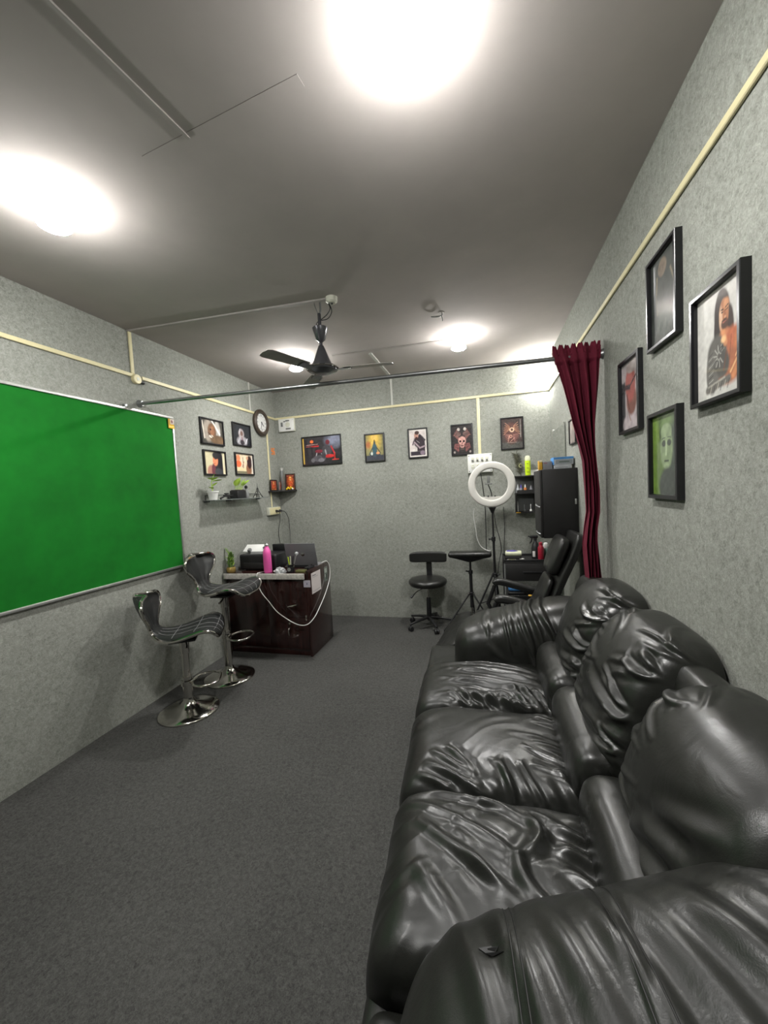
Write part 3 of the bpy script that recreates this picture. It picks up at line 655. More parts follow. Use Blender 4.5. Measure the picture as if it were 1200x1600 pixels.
t = wall_root('switch_board', 'wide white switch board with two rows of modules behind the ring light', 'switch board', 'B', 2.378, 1.593)
MB().box((-0.126, -0.034, 0), (0.126, 0, 0.197), 0.004).build('box', 'offwhite', t)
MB().box((-0.122, -0.038, 0.004), (0.122, -0.034, 0.193), 0.0015).build('face_plate', 'white', t)
for k in range(4):
    x = -0.072 + 0.048 * k
    s_ = MB().box((x - 0.015, -0.046, 0.115), (x + 0.015, -0.038, 0.165), 0.003).build('switch' if k < 3 else 'indicator', 'offwhite', t)
    MB().box((x - 0.009, -0.050, 0.12), (x + 0.009, -0.046, 0.138), 0.002).build('rocker', 'grey', s_)
    s2 = MB().box((x - 0.017, -0.044, 0.04), (x + 0.017, -0.038, 0.092), 0.003).build('socket', 'offwhite', t)
    mb = MB()
    for dx, dz in ((0, 0.078), (-0.007, 0.056), (0.007, 0.056)): mb.ball((x + dx, -0.0442, dz), 0.0035, 8)
    mb.build('pin_holes', 'black', s2)
for x in (-0.11, 0.11):
    for z in (0.018, 0.18): MB().ball((x, -0.0385, z), 0.005, 8).build('screw', 'black', t)
MB().tube(smooth_path([(0.0, -0.045, 0.05), (0.0, -0.09, 0.02), (0.02, -0.06, -0.15), (0.035, -0.02, -0.4), (0.03, -0.015, -0.85)], 6), 0.004, 8).build('power_cord', 'cable', t)

t = wall_root('wall_socket', 'cream double wall socket with two black plugs below the corner shelf', 'socket', 'L', 4.09, 1.248)
MB().box((-0.125, -0.040, 0), (0.12, 0, 0.088), 0.004).build('box', 'offwhite', t)
MB().box((-0.121, -0.044, 0.004), (0.116, -0.040, 0.084), 0.002).build('face_plate', 'conduit', t)
for x in (0.01, 0.085): MB().tube([(x, -0.044, 0.04), (x, -0.062, 0.04), (x, -0.082, 0.034)], [0.016, 0.014, 0.007], 12).build('plug', 'black', t)
c1 = MB().tube(smooth_path([(0.01, -0.082, 0.034), (0.012, -0.088, -0.05), (-0.02, -0.075, -0.2), (0.0, -0.07, -0.33), (-0.03, -0.1, -0.47)], 6), 0.0035, 8).build('charger_cable', 'cable', t)
c2 = MB().tube(smooth_path([(0.085, -0.082, 0.034), (0.12, -0.10, 0.02), (0.15, -0.12, -0.06), (0.13, -0.14, -0.2), (0.08, -0.17, -0.36), (0.06, -0.20, -0.46)], 6), 0.0035, 8).build('charger_cable', 'cable', t)

# ------------------------------------------------------------------ curtain rod and curtain
t = root('curtain_rod', 'long grey steel curtain rod spanning the room under the ceiling', 'curtain rod', (0, 2.40, 2.155))
MB().tube([(0.012, -0.035, 0.036), (W - 0.012, 0.045, -0.006)], 0.0125, 16).build('tube', 'steel', t)
for x, y in ((0.0, -0.035), (W, 0.045)):
    s = 1 if x == 0 else -1
    MB().lathe([(0, 0), (0.028, 0), (0.028, 0.006), (0.017, 0.02), (0.017, 0.03), (0, 0.03)], mtx=Matrix.Rotation(s * PI / 2, 4, 'Y'), c=(x, y, 0.036 if s > 0 else -0.006), seg=20).build('end_bracket', 'steel', t)

def curtain():
    cl = [  # z, x0, x1
        (2.215, 2.822, 3.068), (2.18, 2.822, 3.066), (2.10, 2.845, 3.062), (1.98, 2.876, 3.055), (1.785, 2.915, 3.040), (1.66, 2.945, 3.034), (1.567, 2.966, 3.034), (1.40, 2.974, 3.046),
        (1.278, 2.978, 3.044), (1.19, 2.966, 3.032), (1.094, 2.957, 3.030), (0.95, 2.963, 3.036), (0.848, 2.968, 3.042)]
    zs = np.linspace(2.215, 0.848, 170); cz = np.array([c[0] for c in cl])[::-1]
    X0 = np.interp(zs, cz, np.array([c[1] for c in cl])[::-1]); X1 = np.interp(zs, cz, np.array([c[2] for c in cl])[::-1])
    nt_ = 150; tt = np.linspace(0, 1, nt_)
    V = []
    for side in (0, 1):
        for i, z in enumerate(zs):
            wd = X1[i] - X0[i]
            gather = np.clip(1.0 - (wd - 0.07) / 0.16, 0.15, 1)
            ph = 0.35 * math.sin(z * 3.1) + 0.6 * math.sin(z * 1.3 + 1)
            amp = 0.012 + 0.022 * gather
            x = X0[i] + wd * tt
            y = 2.44 + amp * np.sin(tt * PI * 2 * 4.3 + ph * 3 + 0.5 * np.sin(tt * 5 + z * 2)) + 0.012 * np.sin(tt * PI * 2 * 2.3 + z * 4) + 0.003 * np.sin(tt * 60 + z * 6)
            if z > 2.12: y = y * 0.4 + 2.44 * 0.6
            # the header wraps the rod: front and back layers
            off = 0.020 if z > 2.125 and z < 2.19 else (0.008 if z >= 2.19 else 0.006)
            y = y + (off if side else -off)
            zz = z + (0.010 * np.sin(tt * 46) + 0.006 * np.sin(tt * 93 + 1) if i < 6 else 0)
            V.append(np.stack([x, y, np.full(nt_, z) + zz * 0 + (zz - z if i < 6 else 0)], 1))
    V = np.concatenate(V); n = len(zs)
    idx = np.arange(2 * n * nt_).reshape(2, n, nt_); F = []
    F.append(np.stack([idx[0, :-1, :-1], idx[0, 1:, :-1], idx[0, 1:, 1:], idx[0, :-1, 1:]], -1).reshape(-1, 4))
    F.append(np.stack([idx[1, :-1, :-1], idx[1, :-1, 1:], idx[1, 1:, 1:], idx[1, 1:, :-1]], -1).reshape(-1, 4))
    for j in (0, -1): F.append(np.stack([idx[0, :-1, j], idx[1, :-1, j], idx[1, 1:, j], idx[0, 1:, j]], -1).reshape(-1, 4))
    F.append(np.stack([idx[0, -1, :-1], idx[1, -1, :-1], idx[1, -1, 1:], idx[0, -1, 1:]], -1).reshape(-1, 4))
    F.append(np.stack([idx[0, 0, :-1], idx[0, 0, 1:], idx[1, 0, 1:], idx[1, 0, :-1]], -1).reshape(-1, 4))
    o = np_mesh('curtain', V, np.concatenate(F), 'curtain')
    tag(o, 'maroon curtain gathered at the right end of the rod, narrowing downwards', 'curtain')
curtain()

# ------------------------------------------------------------------ ceiling fan
t = root('ceiling_fan', 'grey ceiling fan hanging below its junction box in the middle of the room', 'fan', (1.433, 2.41, H))
MB().lathe([(0.012, -0.262), (0.030, -0.245), (0.047, -0.185), (0.050, -0.172), (0.046, -0.168), (0.013, -0.166)], seg=32).build('canopy', 'fan', t)
MB().tube([(0, 0, -0.08), (0, 0, -0.30)], 0.011, 14).build('down_rod', 'fan', t)
mb = MB()
mb.tube([(-0.030, 0, 0), (-0.026, 0, -0.03), (0.0, 0, -0.10)], 0.003, 8).tube([(0.014, 0, 0), (0.014, 0, -0.06), (0.0, 0, -0.11)], 0.004, 8).tube([(0.0, 0.02, 0), (0.002, 0.01, -0.07), (0, 0, -0.12)], 0.003, 8)
mb.build('hanging_hook', 'steel', t)
MB().tube(smooth_path([(0.07, -0.01, -0.03), (0.085, -0.02, -0.07), (0.06, -0.02, -0.105), (0.01, 0, -0.12)], 6), 0.003, 8).build('wire', 'cable', t)
MB().tube(smooth_path([(0.075, -0.01, -0.03), (0.095, -0.02, -0.09), (0.065, -0.02, -0.13), (0.0, 0, -0.125), (-0.022, 0, -0.14), (-0.02, 0, -0.155)], 6), 0.003, 8).build('wire', 'cable', t)
MB().lathe([(0.0, -0.462), (0.05, -0.460), (0.068, -0.450), (0.096, -0.442), (0.100, -0.430), (0.092, -0.418), (0.062, -0.400), (0.046, -0.36), (0.028, -0.31), (0.018, -0.285), (0.012, -0.28)], seg=40).build('motor', 'fan', t)
MB().lathe([(0.103, -0.436), (0.108, -0.431), (0.103, -0.426)], seg=40).build('trim_ring', 'chrome', t)
for k, a0 in enumerate((8, 128, 248)):
    a = math.radians(a0); Rz = Matrix.Rotation(a, 4, 'Z') @ Matrix.Rotation(math.radians(8), 4, 'X')
    pts = [(0.14, -0.040), (0.43, -0.052), (0.455, -0.038), (0.462, 0), (0.455, 0.038), (0.43, 0.052), (0.14, 0.040)]
    bl = MB().poly([Rz @ Vector((x, y, 0)) + Vector((0, 0, -0.437)) for x, y in pts], (0, 0, 0.003)).build('blade', 'fanblade', t, smooth=False)
    MB().poly([Rz @ Vector((x, y, -0.002)) + Vector((0, 0, -0.437)) for x, y in [(0.085, -0.02), (0.19, -0.03), (0.19, 0.03), (0.085, 0.02)]], (0, 0, -0.004)).build('blade_bracket', 'fan', bl, smooth=False)
t = root('junction_box', 'pale ceiling junction box beside the fan hook', 'junction box', (1.528, 2.40, H))
MB().lathe([(0, -0.036), (0.024, -0.036), (0.036, -0.026), (0.038, 0), (0, 0)], seg=24).build('box', 'offwhite', t)
MB().lathe([(0, -0.040), (0.008, -0.040), (0.008, -0.036), (0, -0.036)], seg=12).build('cable_gland', 'cable', t)
t = root('ceiling_hook', 'bare metal fan hook ring on the ceiling right of the fan', 'hook', (2.173, 2.878, H))
MB().tube(smooth_path([(0.0, 0, 0), (0.0, 0, -0.02), (-0.03, -0.01, -0.03), (-0.07, -0.005, -0.022), (-0.07, 0.01, -0.014), (-0.03, 0.014, -0.016), (0.0, 0, -0.03), (0.005, 0, -0.06)], 6), 0.004, 8).build('ring', 'steel', t)
MB().lathe([(0, -0.004), (0.02, -0.004), (0.02, 0), (0, 0)], seg=16).build('base_plate', 'ceil_conduit', t)
# ------------------------------------------------------------------ leather sofa
sofa = root('sofa', 'large wrinkled black leather three-seat sofa along the right wall', 'sofa', (0, 0, 0))
LE = 'leather'
rng = random.Random(5)

def base_disp(P, q, N): return 0.004 * fbm(P * 4.0, 2)
puffy('base', LE, sofa, (2.53, 1.50, 0.165), (0.462, 1.20, 0.16), n=14, res=60, disp=base_disp)

def seat_disp(lst, seed):
    def f(P, q, N):
        top = np.clip(N[:, 2] * 1.5, 0.0, 1) + np.clip(-N[:, 0], 0, 1) * 0.6
        top = np.clip(top, 0, 1)
        r = all_folds(P[:, 0], P[:, 1], lst) * top
        Q = np.stack([P[:, 0] * 3.2 + P[:, 1] * 2.2 + seed, P[:, 1] * 9.0 - P[:, 0] * 6, P[:, 2] * 4], 1)
        ridg = 1 - np.abs(fbm(Q + 0.8 * noise3(P * 4)[:, None], 2))
        r = r + 0.008 * top * (ridg - 0.6) * (0.35 + 0.65 * np.clip(np.abs(q[:, 1]), 0, 1))
        r = r + 0.010 * fbm(P * 3.1 + seed, 2) * top
        return r
    return f
def seat_warp(P, q):
    P = P.copy()
    c = (1 - q[:, 0] ** 2).clip(0) * (1 - q[:, 1] ** 2).clip(0)
    P[:, 2] += np.where(q[:, 2] > 0, 0.030 * c, 0)
    # front edge rolls forward and down
    P[:, 0] -= 0.012 * np.clip(-q[:, 0], 0, 1) ** 3 * (1 - np.abs(q[:, 2]))
    return P
F3 = [(2.13, 1.235, 2.62, 1.16, 0.018, 0.012, 0.03), (2.12, 1.20, 2.50, 1.00, 0.014, 0.010, 0.02), (2.18, 1.12, 2.50, 0.90, 0.016, 0.015, -0.01), (2.20, 1.24, 2.45, 1.20, 0.012, 0.008, 0.0),
      (2.50, 1.20, 2.47, 1.02, 0.022, 0.018, 0.05), (2.47, 1.04, 2.56, 0.90, 0.018, 0.016, -0.03), (2.56, 1.16, 2.70, 1.12, 0.016, 0.012, 0.0), (2.54, 1.07, 2.70, 1.03, 0.02, 0.016, 0.02),
      (2.58, 1.02, 2.70, 0.93, 0.018, 0.014, 0.01), (2.30, 1.08, 2.45, 0.88, 0.02, 0.010, 0.0), (2.36, 1.22, 2.55, 1.13, 0.016, 0.012, 0.01), (2.20, 0.98, 2.34, 0.82, 0.022, 0.010, 0.0)]
F2 = [(2.16, 1.38, 2.42, 1.26, 0.014, 0.012, 0.0), (2.18, 1.44, 2.38, 1.30, 0.013, 0.010, 0.0), (2.24, 1.46, 2.36, 1.33, 0.012, 0.010, 0.0), (2.14, 1.33, 2.30, 1.27, 0.012, 0.009, 0.0)]
for k in range(8):
    x = 2.42 + 0.04 * k + rng.uniform(-.015, .015); F2.append((x - rng.uniform(0, .03), 1.35 + rng.uniform(0, 0.08), x + 0.05, 1.26, rng.uniform(.008, .014), rng.uniform(.003, .009), rng.uniform(-.01, .02)))
for k in range(7):
    y = 1.36 + 0.06 * k + rng.uniform(-.02, .02); F2.append((rng.uniform(2.46, 2.58), y + rng.uniform(.04, .11), 2.74, y, rng.uniform(.009, .015), rng.uniform(.004, .009), rng.uniform(-.01, .02)))
F1 = []
for k in range(9):
    y = 2.20 - 0.055 * k; F1.append((2.14 + 0.03 * (k % 3), y, 2.66, y - 0.10 - 0.02 * (k % 2), 0.016, 0.012, 0.03 * (-1) ** k))
for k in range(6):
    x = 2.2 + 0.05 * k; F1.append((x, 1.90, x + 0.12, 1.79, 0.012, 0.009, 0.0))
for k in range(4):
    x = 2.5 + 0.05 * k; F1.append((x, 1.95, x + 0.09, 1.80, 0.013, 0.011, 0.0))
for cy, lst, sd in ((1.012, F3, 3.0), (1.528, F2, 8.0), (2.030, F1, 13.0)):
    hy = 0.268 if cy < 2 else 0.255
    puffy('seat_cushion', LE, sofa, (2.420, cy, 0.300), (0.350, hy, 0.150), n=(6, 11, 3.0), res=130, warp=seat_warp, disp=seat_disp(lst, sd))

# lumbar rolls between seat and back
def roll_disp(seed):
    def f(P, q, N): return 0.005 * fbm(P * 5 + seed, 2) + 0.003 * fbm(P * 16 + seed, 2) * (np.abs(q[:, 1]) > 0.5)
    return f
for k, (cy, hy) in enumerate(((1.005, 0.262), (1.53, 0.258), (2.03, 0.245))):
    puffy('lumbar_roll', LE, sofa, (2.745, cy, 0.475), (0.090, hy, 0.125), n=(2.6, 8, 2.8), res=48, disp=roll_disp(k * 3.0))

# back cushions: plump, gathered at the seams
def back_warp(cy):
    def f(P, q):
        P = P.copy()
        P[:, 0] += 0.30 * (P[:, 2] - 0.70)                                 # leans back to the wall
        P[:, 0] -= 0.022 * (1 - q[:, 1] ** 2).clip(0) * np.clip(-q[:, 0], 0, 1)
        P[:, 2] += 0.02 * (1 - q[:, 1] ** 2).clip(0) * (q[:, 2] > 0)
        P[:, 0] = np.minimum(P[:, 0], W - 0.012)
        return P
    return f
def back_disp(lst, seed):
    def f(P, q, N):
        fr = np.clip(-N[:, 0] * 1.2 + 0.55 * np.clip(N[:, 2], 0, 1), 0, 1)
        s = P[:, 2] + 0.6 * np.clip(P[:, 0] - 2.9, 0, 1)
        r = all_folds(P[:, 1], s, lst) * fr
        Q = np.stack([P[:, 0] * 4, P[:, 1] * 3 + seed, P[:, 2] * 7], 1)
        return r + fr * (0.008 * fbm(Q * 0.5, 2) + 0.0012 * fbm(Q * 2.2 + seed, 2))
    return f
def gathers(y_seam, side, seed, n=7, amp=0.016):
    r_ = random.Random(seed); out = []
    for zc in (0.62, 0.74, 0.86, 0.97):
        out += [(a, b, c, d, w, m_, e) for a, b, c, d, w, m_, e in fan(r_, y_seam, zc, (180 if side < 0 else 0) - 24, (180 if side < 0 else 0) + 24, n // 2 + 1, 0.09, 0.24, 0.009, amp * 0.5)]
    return out
B3 = gathers(1.255, -1, 1, 5, 0.013) + [(0.80, 0.62, 1.02, 0.56, 0.02, 0.016, 0.01), (0.80, 0.70, 1.05, 0.60, 0.022, 0.014, 0.02), (0.78, 0.80, 0.98, 0.70, 0.02, 0.010, 0.0)]
B2 = gathers(1.265, 1, 2, 6, 0.018) + gathers(1.765, -1, 3, 5, 0.012) + [(1.27, 0.66, 1.55, 0.62, 0.016, 0.014, 0.01), (1.27, 0.72, 1.60, 0.74, 0.016, 0.014, 0.0), (1.28, 0.60, 1.5, 0.54, 0.016, 0.012, 0.0)]
B1 = gathers(1.785, 1, 4, 7, 0.018) + [(1.80, 0.66, 2.02, 0.62, 0.013, 0.012, 0.0), (1.80, 0.60, 1.98, 0.54, 0.013, 0.012, 0.0), (1.80, 0.72, 2.05, 0.72, 0.013, 0.012, 0.0)]
for cy, hy, lst, sd, cz in ((0.975, 0.290, B3, 2.0, 0.640), (1.525, 0.272, B2, 9.0, 0.672), (2.050, 0.268, B1, 16.0, 0.674)):
    puffy('back_cushion', LE, sofa, (2.942, cy, cz), (0.150, hy, 0.265), n=(2.5, 7.0, 2.7), res=96, warp=back_warp(cy), disp=back_disp(lst, sd))

# arms
def arm_warp(P, q, sl=0.30, wide=0.0):
    P = P.copy(); k = np.clip(P[:, 0] - 2.30, 0, 1)
    P[:, 2] += np.where(q[:, 2] > 0, sl * k * q[:, 2], 0)
    P[:, 1] += wide * np.clip((P[:, 0] - 2.40) / 0.4, 0, 1) * np.clip(q[:, 1], 0, 1)
    return P
NF = []
for k in range(9):
    x = 2.34 + 0.075 * k; NF.append((x - 0.02, 0.76, x + 0.10, 0.40, 0.020 + 0.004 * (k % 3), 0.008 + 0.003 * (k % 2), 0.01))
for k in range(6):
    x = 2.68 + 0.06 * k; NF.append((x, 0.74, x + 0.16, 0.50, 0.026, 0.010, -0.01))
SEAM_X = (2.43, 2.595, 2.615)
def near_disp(P, q, N):
    up = np.clip(N[:, 2] + 0.5 * N[:, 1], 0, 1)
    r = all_folds(P[:, 0], P[:, 1], NF) * up
    for sx in SEAM_X + (2.445,): r = r - 0.004 * np.exp(-((P[:, 0] - sx - 0.05 * (0.75 - P[:, 1])) / 0.005) ** 2)
    # small tear in the leather
    d = np.hypot((P[:, 0] - 2.405) / 0.012, (P[:, 1] - 0.635) / 0.006)
    r = r - 0.006 * np.exp(-d ** 2) * up
    return r + 0.008 * fbm(P * 3.3 + 5, 2)
near_arm = puffy('armrest', LE, sofa, (2.655, 0.530, 0.395), (0.428, 0.265, 0.262), n=(5, 3.0, 3.2), res=130, warp=lambda P, q: arm_warp(P, q, 0.33, 0.09), disp=near_disp)
FF = []
for k in range(6): FF.append((2.42 + 0.05 * k + rng.uniform(-.02, .02), 0.76, 2.43 + 0.07 * k + rng.uniform(-.03, .03), rng.uniform(0.48, 0.62), rng.uniform(.007, .014), rng.uniform(.004, .009), rng.uniform(-.02, .02)))
FF += [(2.56, 0.78, 2.66, 0.42, 0.014, 0.014, 0.02), (2.60, 0.80, 2.72, 0.46, 0.012, 0.012, 0.02), (2.36, 0.70, 2.42, 0.60, 0.014, 0.008, 0.0), (2.66, 0.80, 2.78, 0.50, 0.013, 0.014, 0.02), (2.40, 0.56, 2.52, 0.44, 0.02, 0.010, 0.0)]
def far_disp(P, q, N):
    fr = np.clip(-N[:, 1] + 0.8 * np.clip(N[:, 2], 0, 1), 0, 1)
    return all_folds(P[:, 0], P[:, 2] - 0.4 * np.clip(P[:, 1] - 2.4, 0, 1), FF) * fr + 0.009 * fbm(P * 4.1 + 2, 2)
puffy('armrest', LE, sofa, (2.62, 2.455, 0.400), (0.425, 0.235, 0.255), n=(4.5, 2.8, 3.2), res=100, warp=lambda P, q: arm_warp(P, q, 0.22), disp=far_disp)
for cy in (0.535, 2.50):
    puffy('front_panel', LE, sofa, (2.18, cy, 0.19), (0.105, 0.225, 0.178), n=(5, 8, 6), res=36, disp=lambda P, q, N: 0.004 * fbm(P * 5, 2))
# backrest shell against the wall, behind the cushions
puffy('back_shell', LE, sofa, (2.995, 1.50, 0.46), (0.082, 1.17, 0.452), n=(3.2, 14, 4), res=44, disp=lambda P, q, N: 0.006 * fbm(P * 6, 2))
for x in (2.10, 2.95):
    for y in (0.36, 2.62): MB().lathe([(0.022, 0.0), (0.028, 0.012), (0.028, 0.02)], c=(x, y, 0), seg=14).build('foot', 'black', sofa)
# stitched seams over the near arm, and the small tear
from mathutils.bvhtree import BVHTree
_bm = bmesh.new(); _bm.from_mesh(near_arm.data); _tree = BVHTree.FromBMesh(_bm)
def on_arm(x, y):
    h = _tree.ray_cast(Vector((x, y, 1.5)), Vector((0, 0, -1)))[0]
    return h + Vector((0, 0, 0.0006)) if h else None
for x0 in (2.425, 2.437, 2.590, 2.612):
    pts = [on_arm(x0 + 0.10 * (0.76 - y), y) for y in np.linspace(0.80, 0.29, 60)]
    MB().tube([p for p in pts if p], 0.0016, 6).build('stitched_seam', 'seam', near_arm)
tear = [(0, 0), (0.014, 0.004), (0.026, -0.001), (0.020, -0.006), (0.034, -0.014), (0.016, -0.012), (0.004, -0.006), (-0.008, -0.002)]
tp = [on_arm(2.392 + a, 0.640 + b) for a, b in tear]
MB().poly(tp, (0, 0, 0.0012)).build('tear', 'cable', near_arm, smooth=False)
_bm.free()

# ------------------------------------------------------------------ bar stools
def stool_shell(hs):
    prof = [(0.245, hs - 0.045), (0.225, hs - 0.008), (0.17, hs + 0.012), (0.09, hs + 0.004), (0.0, hs - 0.012), (-0.08, hs - 0.016), (-0.145, hs + 0.0), (-0.185, hs + 0.045), (-0.205, hs + 0.105), (-0.225, hs + 0.175), (-0.25, hs + 0.235), (-0.275, hs + 0.275)]
    C_ = smooth_path([(x, 0, z) for x, z in prof], 5)
    n = len(C_); s = np.linspace(0, 1, n)
    wctl = [(0, 0.07), (0.02, 0.13), (0.07, 0.188), (0.16, 0.212), (0.28, 0.205), (0.40, 0.175), (0.50, 0.13), (0.58, 0.085), (0.64, 0.075), (0.72, 0.105), (0.80, 0.175), (0.88, 0.200), (0.94, 0.178), (0.98, 0.125), (1.0, 0.06)]
    w = np.interp(s, [a for a, b in wctl], [b for a, b in wctl])
    return C_, n, s, w
def stool(hs, ring_h, label, loc, rz):
    t = root('bar_stool', label, 'stool', loc, rz, 'bar stools by the left wall')
    C_, n, s, w = stool_shell(hs)
    nt_ = 20; T = np.linspace(-1, 1, nt_)
    def pt(i, tt, off):
        c = C_[i]; d = (C_[min(i + 1, n - 1)] - C_[max(i - 1, 0)]).normalized(); nrm = Vector((-d.z, 0, d.x))
        if nrm.z < 0 and s[i] < 0.45: nrm = -nrm
        # normal on the sitter's side
        nrm = Vector((d.z, 0, -d.x)); 
        up = 0.030 if s[i] < 0.5 else 0.030
        seatpart = max(0, 1 - s[i] / 0.55); backpart = max(0, (s[i] - 0.6) / 0.4)
        y = w[i] * tt
        p = c + Vector((0, y, 0)) + nrm * off
        p.z += seatpart * (0.028 * math.sin(s[i] * 9) * tt * tt); p.x += backpart * 0.085 * tt * tt
        return p
    V = []; 
    for side, off in ((0, 0.017), (1, -0.017)):
        for i in range(n):
            for j, tt in enumerate(T):
                e = (1 - abs(tt) ** 4) ** 0.5 * (1 - (2 * s[i] - 1) ** 12 * 0.6)
                o_ = off * (0.35 + 0.65 * e)
                if side == 0:   # quilting: shallow grooves
                    g = min(abs(tt - a) for a in (-0.45, 0.0, 0.45)); o_ -= 0.003 * math.exp(-(g / 0.06) ** 2)
                V.append(pt(i, tt, o_))
    idx = np.arange(2 * n * nt_).reshape(2, n, nt_); F = [np.stack([idx[0, :-1, :-1], idx[0, 1:, :-1], idx[0, 1:, 1:], idx[0, :-1, 1:]], -1).reshape(-1, 4),
         np.stack([idx[1, :-1, :-1], idx[1, :-1, 1:], idx[1, 1:, 1:], idx[1, 1:, :-1]], -1).reshape(-1, 4)]
    for j, rev in ((0, 0), (-1, 1)):
        q = np.stack([idx[0, :-1, j], idx[1, :-1, j], idx[1, 1:, j], idx[0, 1:, j]], -1).reshape(-1, 4); F.append(q[:, ::-1] if rev else q)
    for i, rev in ((0, 1), (-1, 0)):
        q = np.stack([idx[0, i, :-1], idx[1, i, :-1], idx[1, i, 1:], idx[0, i, 1:]], -1).reshape(-1, 4); F.append(q[:, ::-1] if rev else q)
    V = np.array([tuple(v) for v in V]); F = np.concatenate(F)
    sp = [k for k in range(n) if s[k] <= 0.66][-1]
    fi = np.array([(f // nt_) % n for f in F]); back_mask = fi.min(1) >= sp
    seat_o = np_mesh('seat', V, F[~back_mask], 'stool_leather', t); back_o = np_mesh('backrest', V, F[back_mask], 'stool_leather', t)
    # chrome piping all round
    loop = [pt(i, -1.0, 0) for i in range(n)] + [pt(n - 1, tt, 0) for tt in T[1:-1]] + [pt(i, 1.0, 0) for i in range(n - 1, -1, -1)] + [pt(0, tt, 0) for tt in T[::-1][1:-1]]
    MB().tube(loop, 0.0115, 8, closed=True).build('chrome_piping', 'chrome', t)
    for a in (-0.45, 0.0, 0.45):
        MB().tube([pt(i, a, 0.0165) for i in range(2, int(n * 0.56))], 0.0014, 5).build('stitching', 'thread', seat_o)
    for k in (0.12, 0.26, 0.40):
        i = int(k * n); MB().tube([pt(i, tt, 0.0185) for tt in T[1:-1]], 0.0014, 5).build('stitching', 'thread', seat_o)
    # mechanism, column, foot ring, base
    MB().box((-0.085, -0.06, hs - 0.072), (0.085, 0.06, hs - 0.055), 0.004).box((-0.05, -0.035, hs - 0.058), (0.05, 0.035, hs - 0.022), 0.004).build('seat_plate', 'black', t)
    MB().tube([(0, 0, ring_h + 0.03), (0, 0, hs - 0.06)], [0.024, 0.024], 20).tube([(0, 0, hs - 0.16), (0, 0, hs - 0.062)], [0.029, 0.034], 20).build('column', 'chrome', t)
    MB().tube([(0, 0, 0.045), (0, 0, ring_h + 0.045)], 0.031, 20).build('outer_sleeve', 'chrome', t)
    MB().tube([(0.02, -0.03, hs - 0.07), (0.04, -0.10, hs - 0.085), (0.045, -0.14, hs - 0.09)], [0.006, 0.006, 0.009], 10).build('height_lever', 'chrome', t)
    fr = [(0.030, 0.0), (0.055, 0.075), (0.10, 0.105), (0.16, 0.105), (0.205, 0.07), (0.215, 0.0), (0.205, -0.07), (0.16, -0.105), (0.10, -0.105), (0.055, -0.075)]
    P = smooth_path([(x, y, ring_h) for x, y in fr + fr[:1]], 4)[:-1]
    MB().tube(P, 0.0085, 10, closed=True).lathe([(0.033, ring_h - 0.02), (0.040, ring_h - 0.016), (0.040, ring_h + 0.016), (0.033, ring_h + 0.02)], seg=20).build('foot_ring', 'chrome', t)
    MB().lathe([(0.0, 0.0), (0.198, 0.0), (0.200, 0.006), (0.192, 0.014), (0.15, 0.026), (0.095, 0.040), (0.055, 0.056), (0.036, 0.078), (0.031, 0.10)], seg=48).build('base', 'chrome', t, smooth='all')
    return t
stool(0.575, 0.205, 'nearer, lower black bar stool with chrome base, closest to the camera', (0.362, 2.205, 0), math.radians(30))
stool(0.745, 0.345, 'taller black bar stool with chrome base, right beside the desk', (0.328, 2.70, 0), math.radians(6))
# ------------------------------------------------------------------ desk
DX0, DX1, DY0, DY1 = 0.012, 0.862, 3.15, 3.62
desk = root('desk', 'dark mahogany laminate desk with white front edging by the left wall', 'desk', (0, 0, 0))
MB().box((DX0, DY0 - 0.02, 0.715), (0.845, DY1, 0.760), 0.003).build('worktop', 'worktop', desk)
MB().box((DX0, DY0 - 0.030, 0.712), (0.842, DY0 - 0.0205, 0.764), 0.003).build('front_edging', 'edge', desk)['label'] = 'speckled white front edging'
MB().box((0.8455, DY0 - 0.005, 0.0), (DX1 + 0.003, DY1 + 0.02, 0.782), 0.002).build('side_panel', 'wood', desk)
MB().box((DX0, DY0 + 0.02, 0.0), (DX0 + 0.018, DY1, 0.714), 0.002).build('side_panel', 'wood', desk)
MB().box((DX0 + 0.0185, DY1 - 0.02, 0.02), (0.845, DY1 - 0.004, 0.714), 0.001).build('back_panel', 'wood', desk)
MB().box((DX0 + 0.019, DY0 + 0.02, 0.0), (0.845, DY0 + 0.04, 0.06), 0.001).build('plinth', 'wood', desk)
MB().box((DX0 + 0.019, DY0 + 0.012, 0.065), (0.44, DY0 + 0.034, 0.710), 0.002).build('front_panel', 'wood', desk)
MB().box((0.445, DY0 + 0.006, 0.065), (0.622, DY0 + 0.034, 0.710), 0.002).build('front_panel', 'wood', desk)
d1 = MB().box((0.626, DY0 - 0.002, 0.36), (0.842, DY0 + 0.034, 0.710), 0.002).build('drawer', 'wood', desk)
d2 = MB().box((0.626, DY0 - 0.002, 0.065), (0.842, DY0 + 0.034, 0.355), 0.002).build('door', 'wood', desk)
MB().tube(smooth_path([(0.655, DY0 - 0.003, 0.455), (0.66, DY0 - 0.028, 0.462), (0.70, DY0 - 0.034, 0.470), (0.74, DY0 - 0.028, 0.478), (0.745, DY0 - 0.003, 0.480)], 5), 0.005, 8).build('handle', 'chrome', d1)
MB().lathe([(0, 0), (0.011, 0), (0.010, 0.006), (0, 0.007)], mtx=RYm, c=(0.655, DY0 - 0.0025, 0.30), seg=16).build('lock', 'chrome', d2)
MB().tube(smooth_path([(0.655, DY0 - 0.003, 0.19), (0.652, DY0 - 0.022, 0.20), (0.652, DY0 - 0.024, 0.25), (0.655, DY0 - 0.003, 0.265)], 5), 0.004, 8).build('handle', 'chrome', d2)
MB().box((0.818, DY0 - 0.006, 0.33), (0.832, DY0 - 0.0025, 0.38), 0.001).build('hinge_plate', 'chrome', d1)
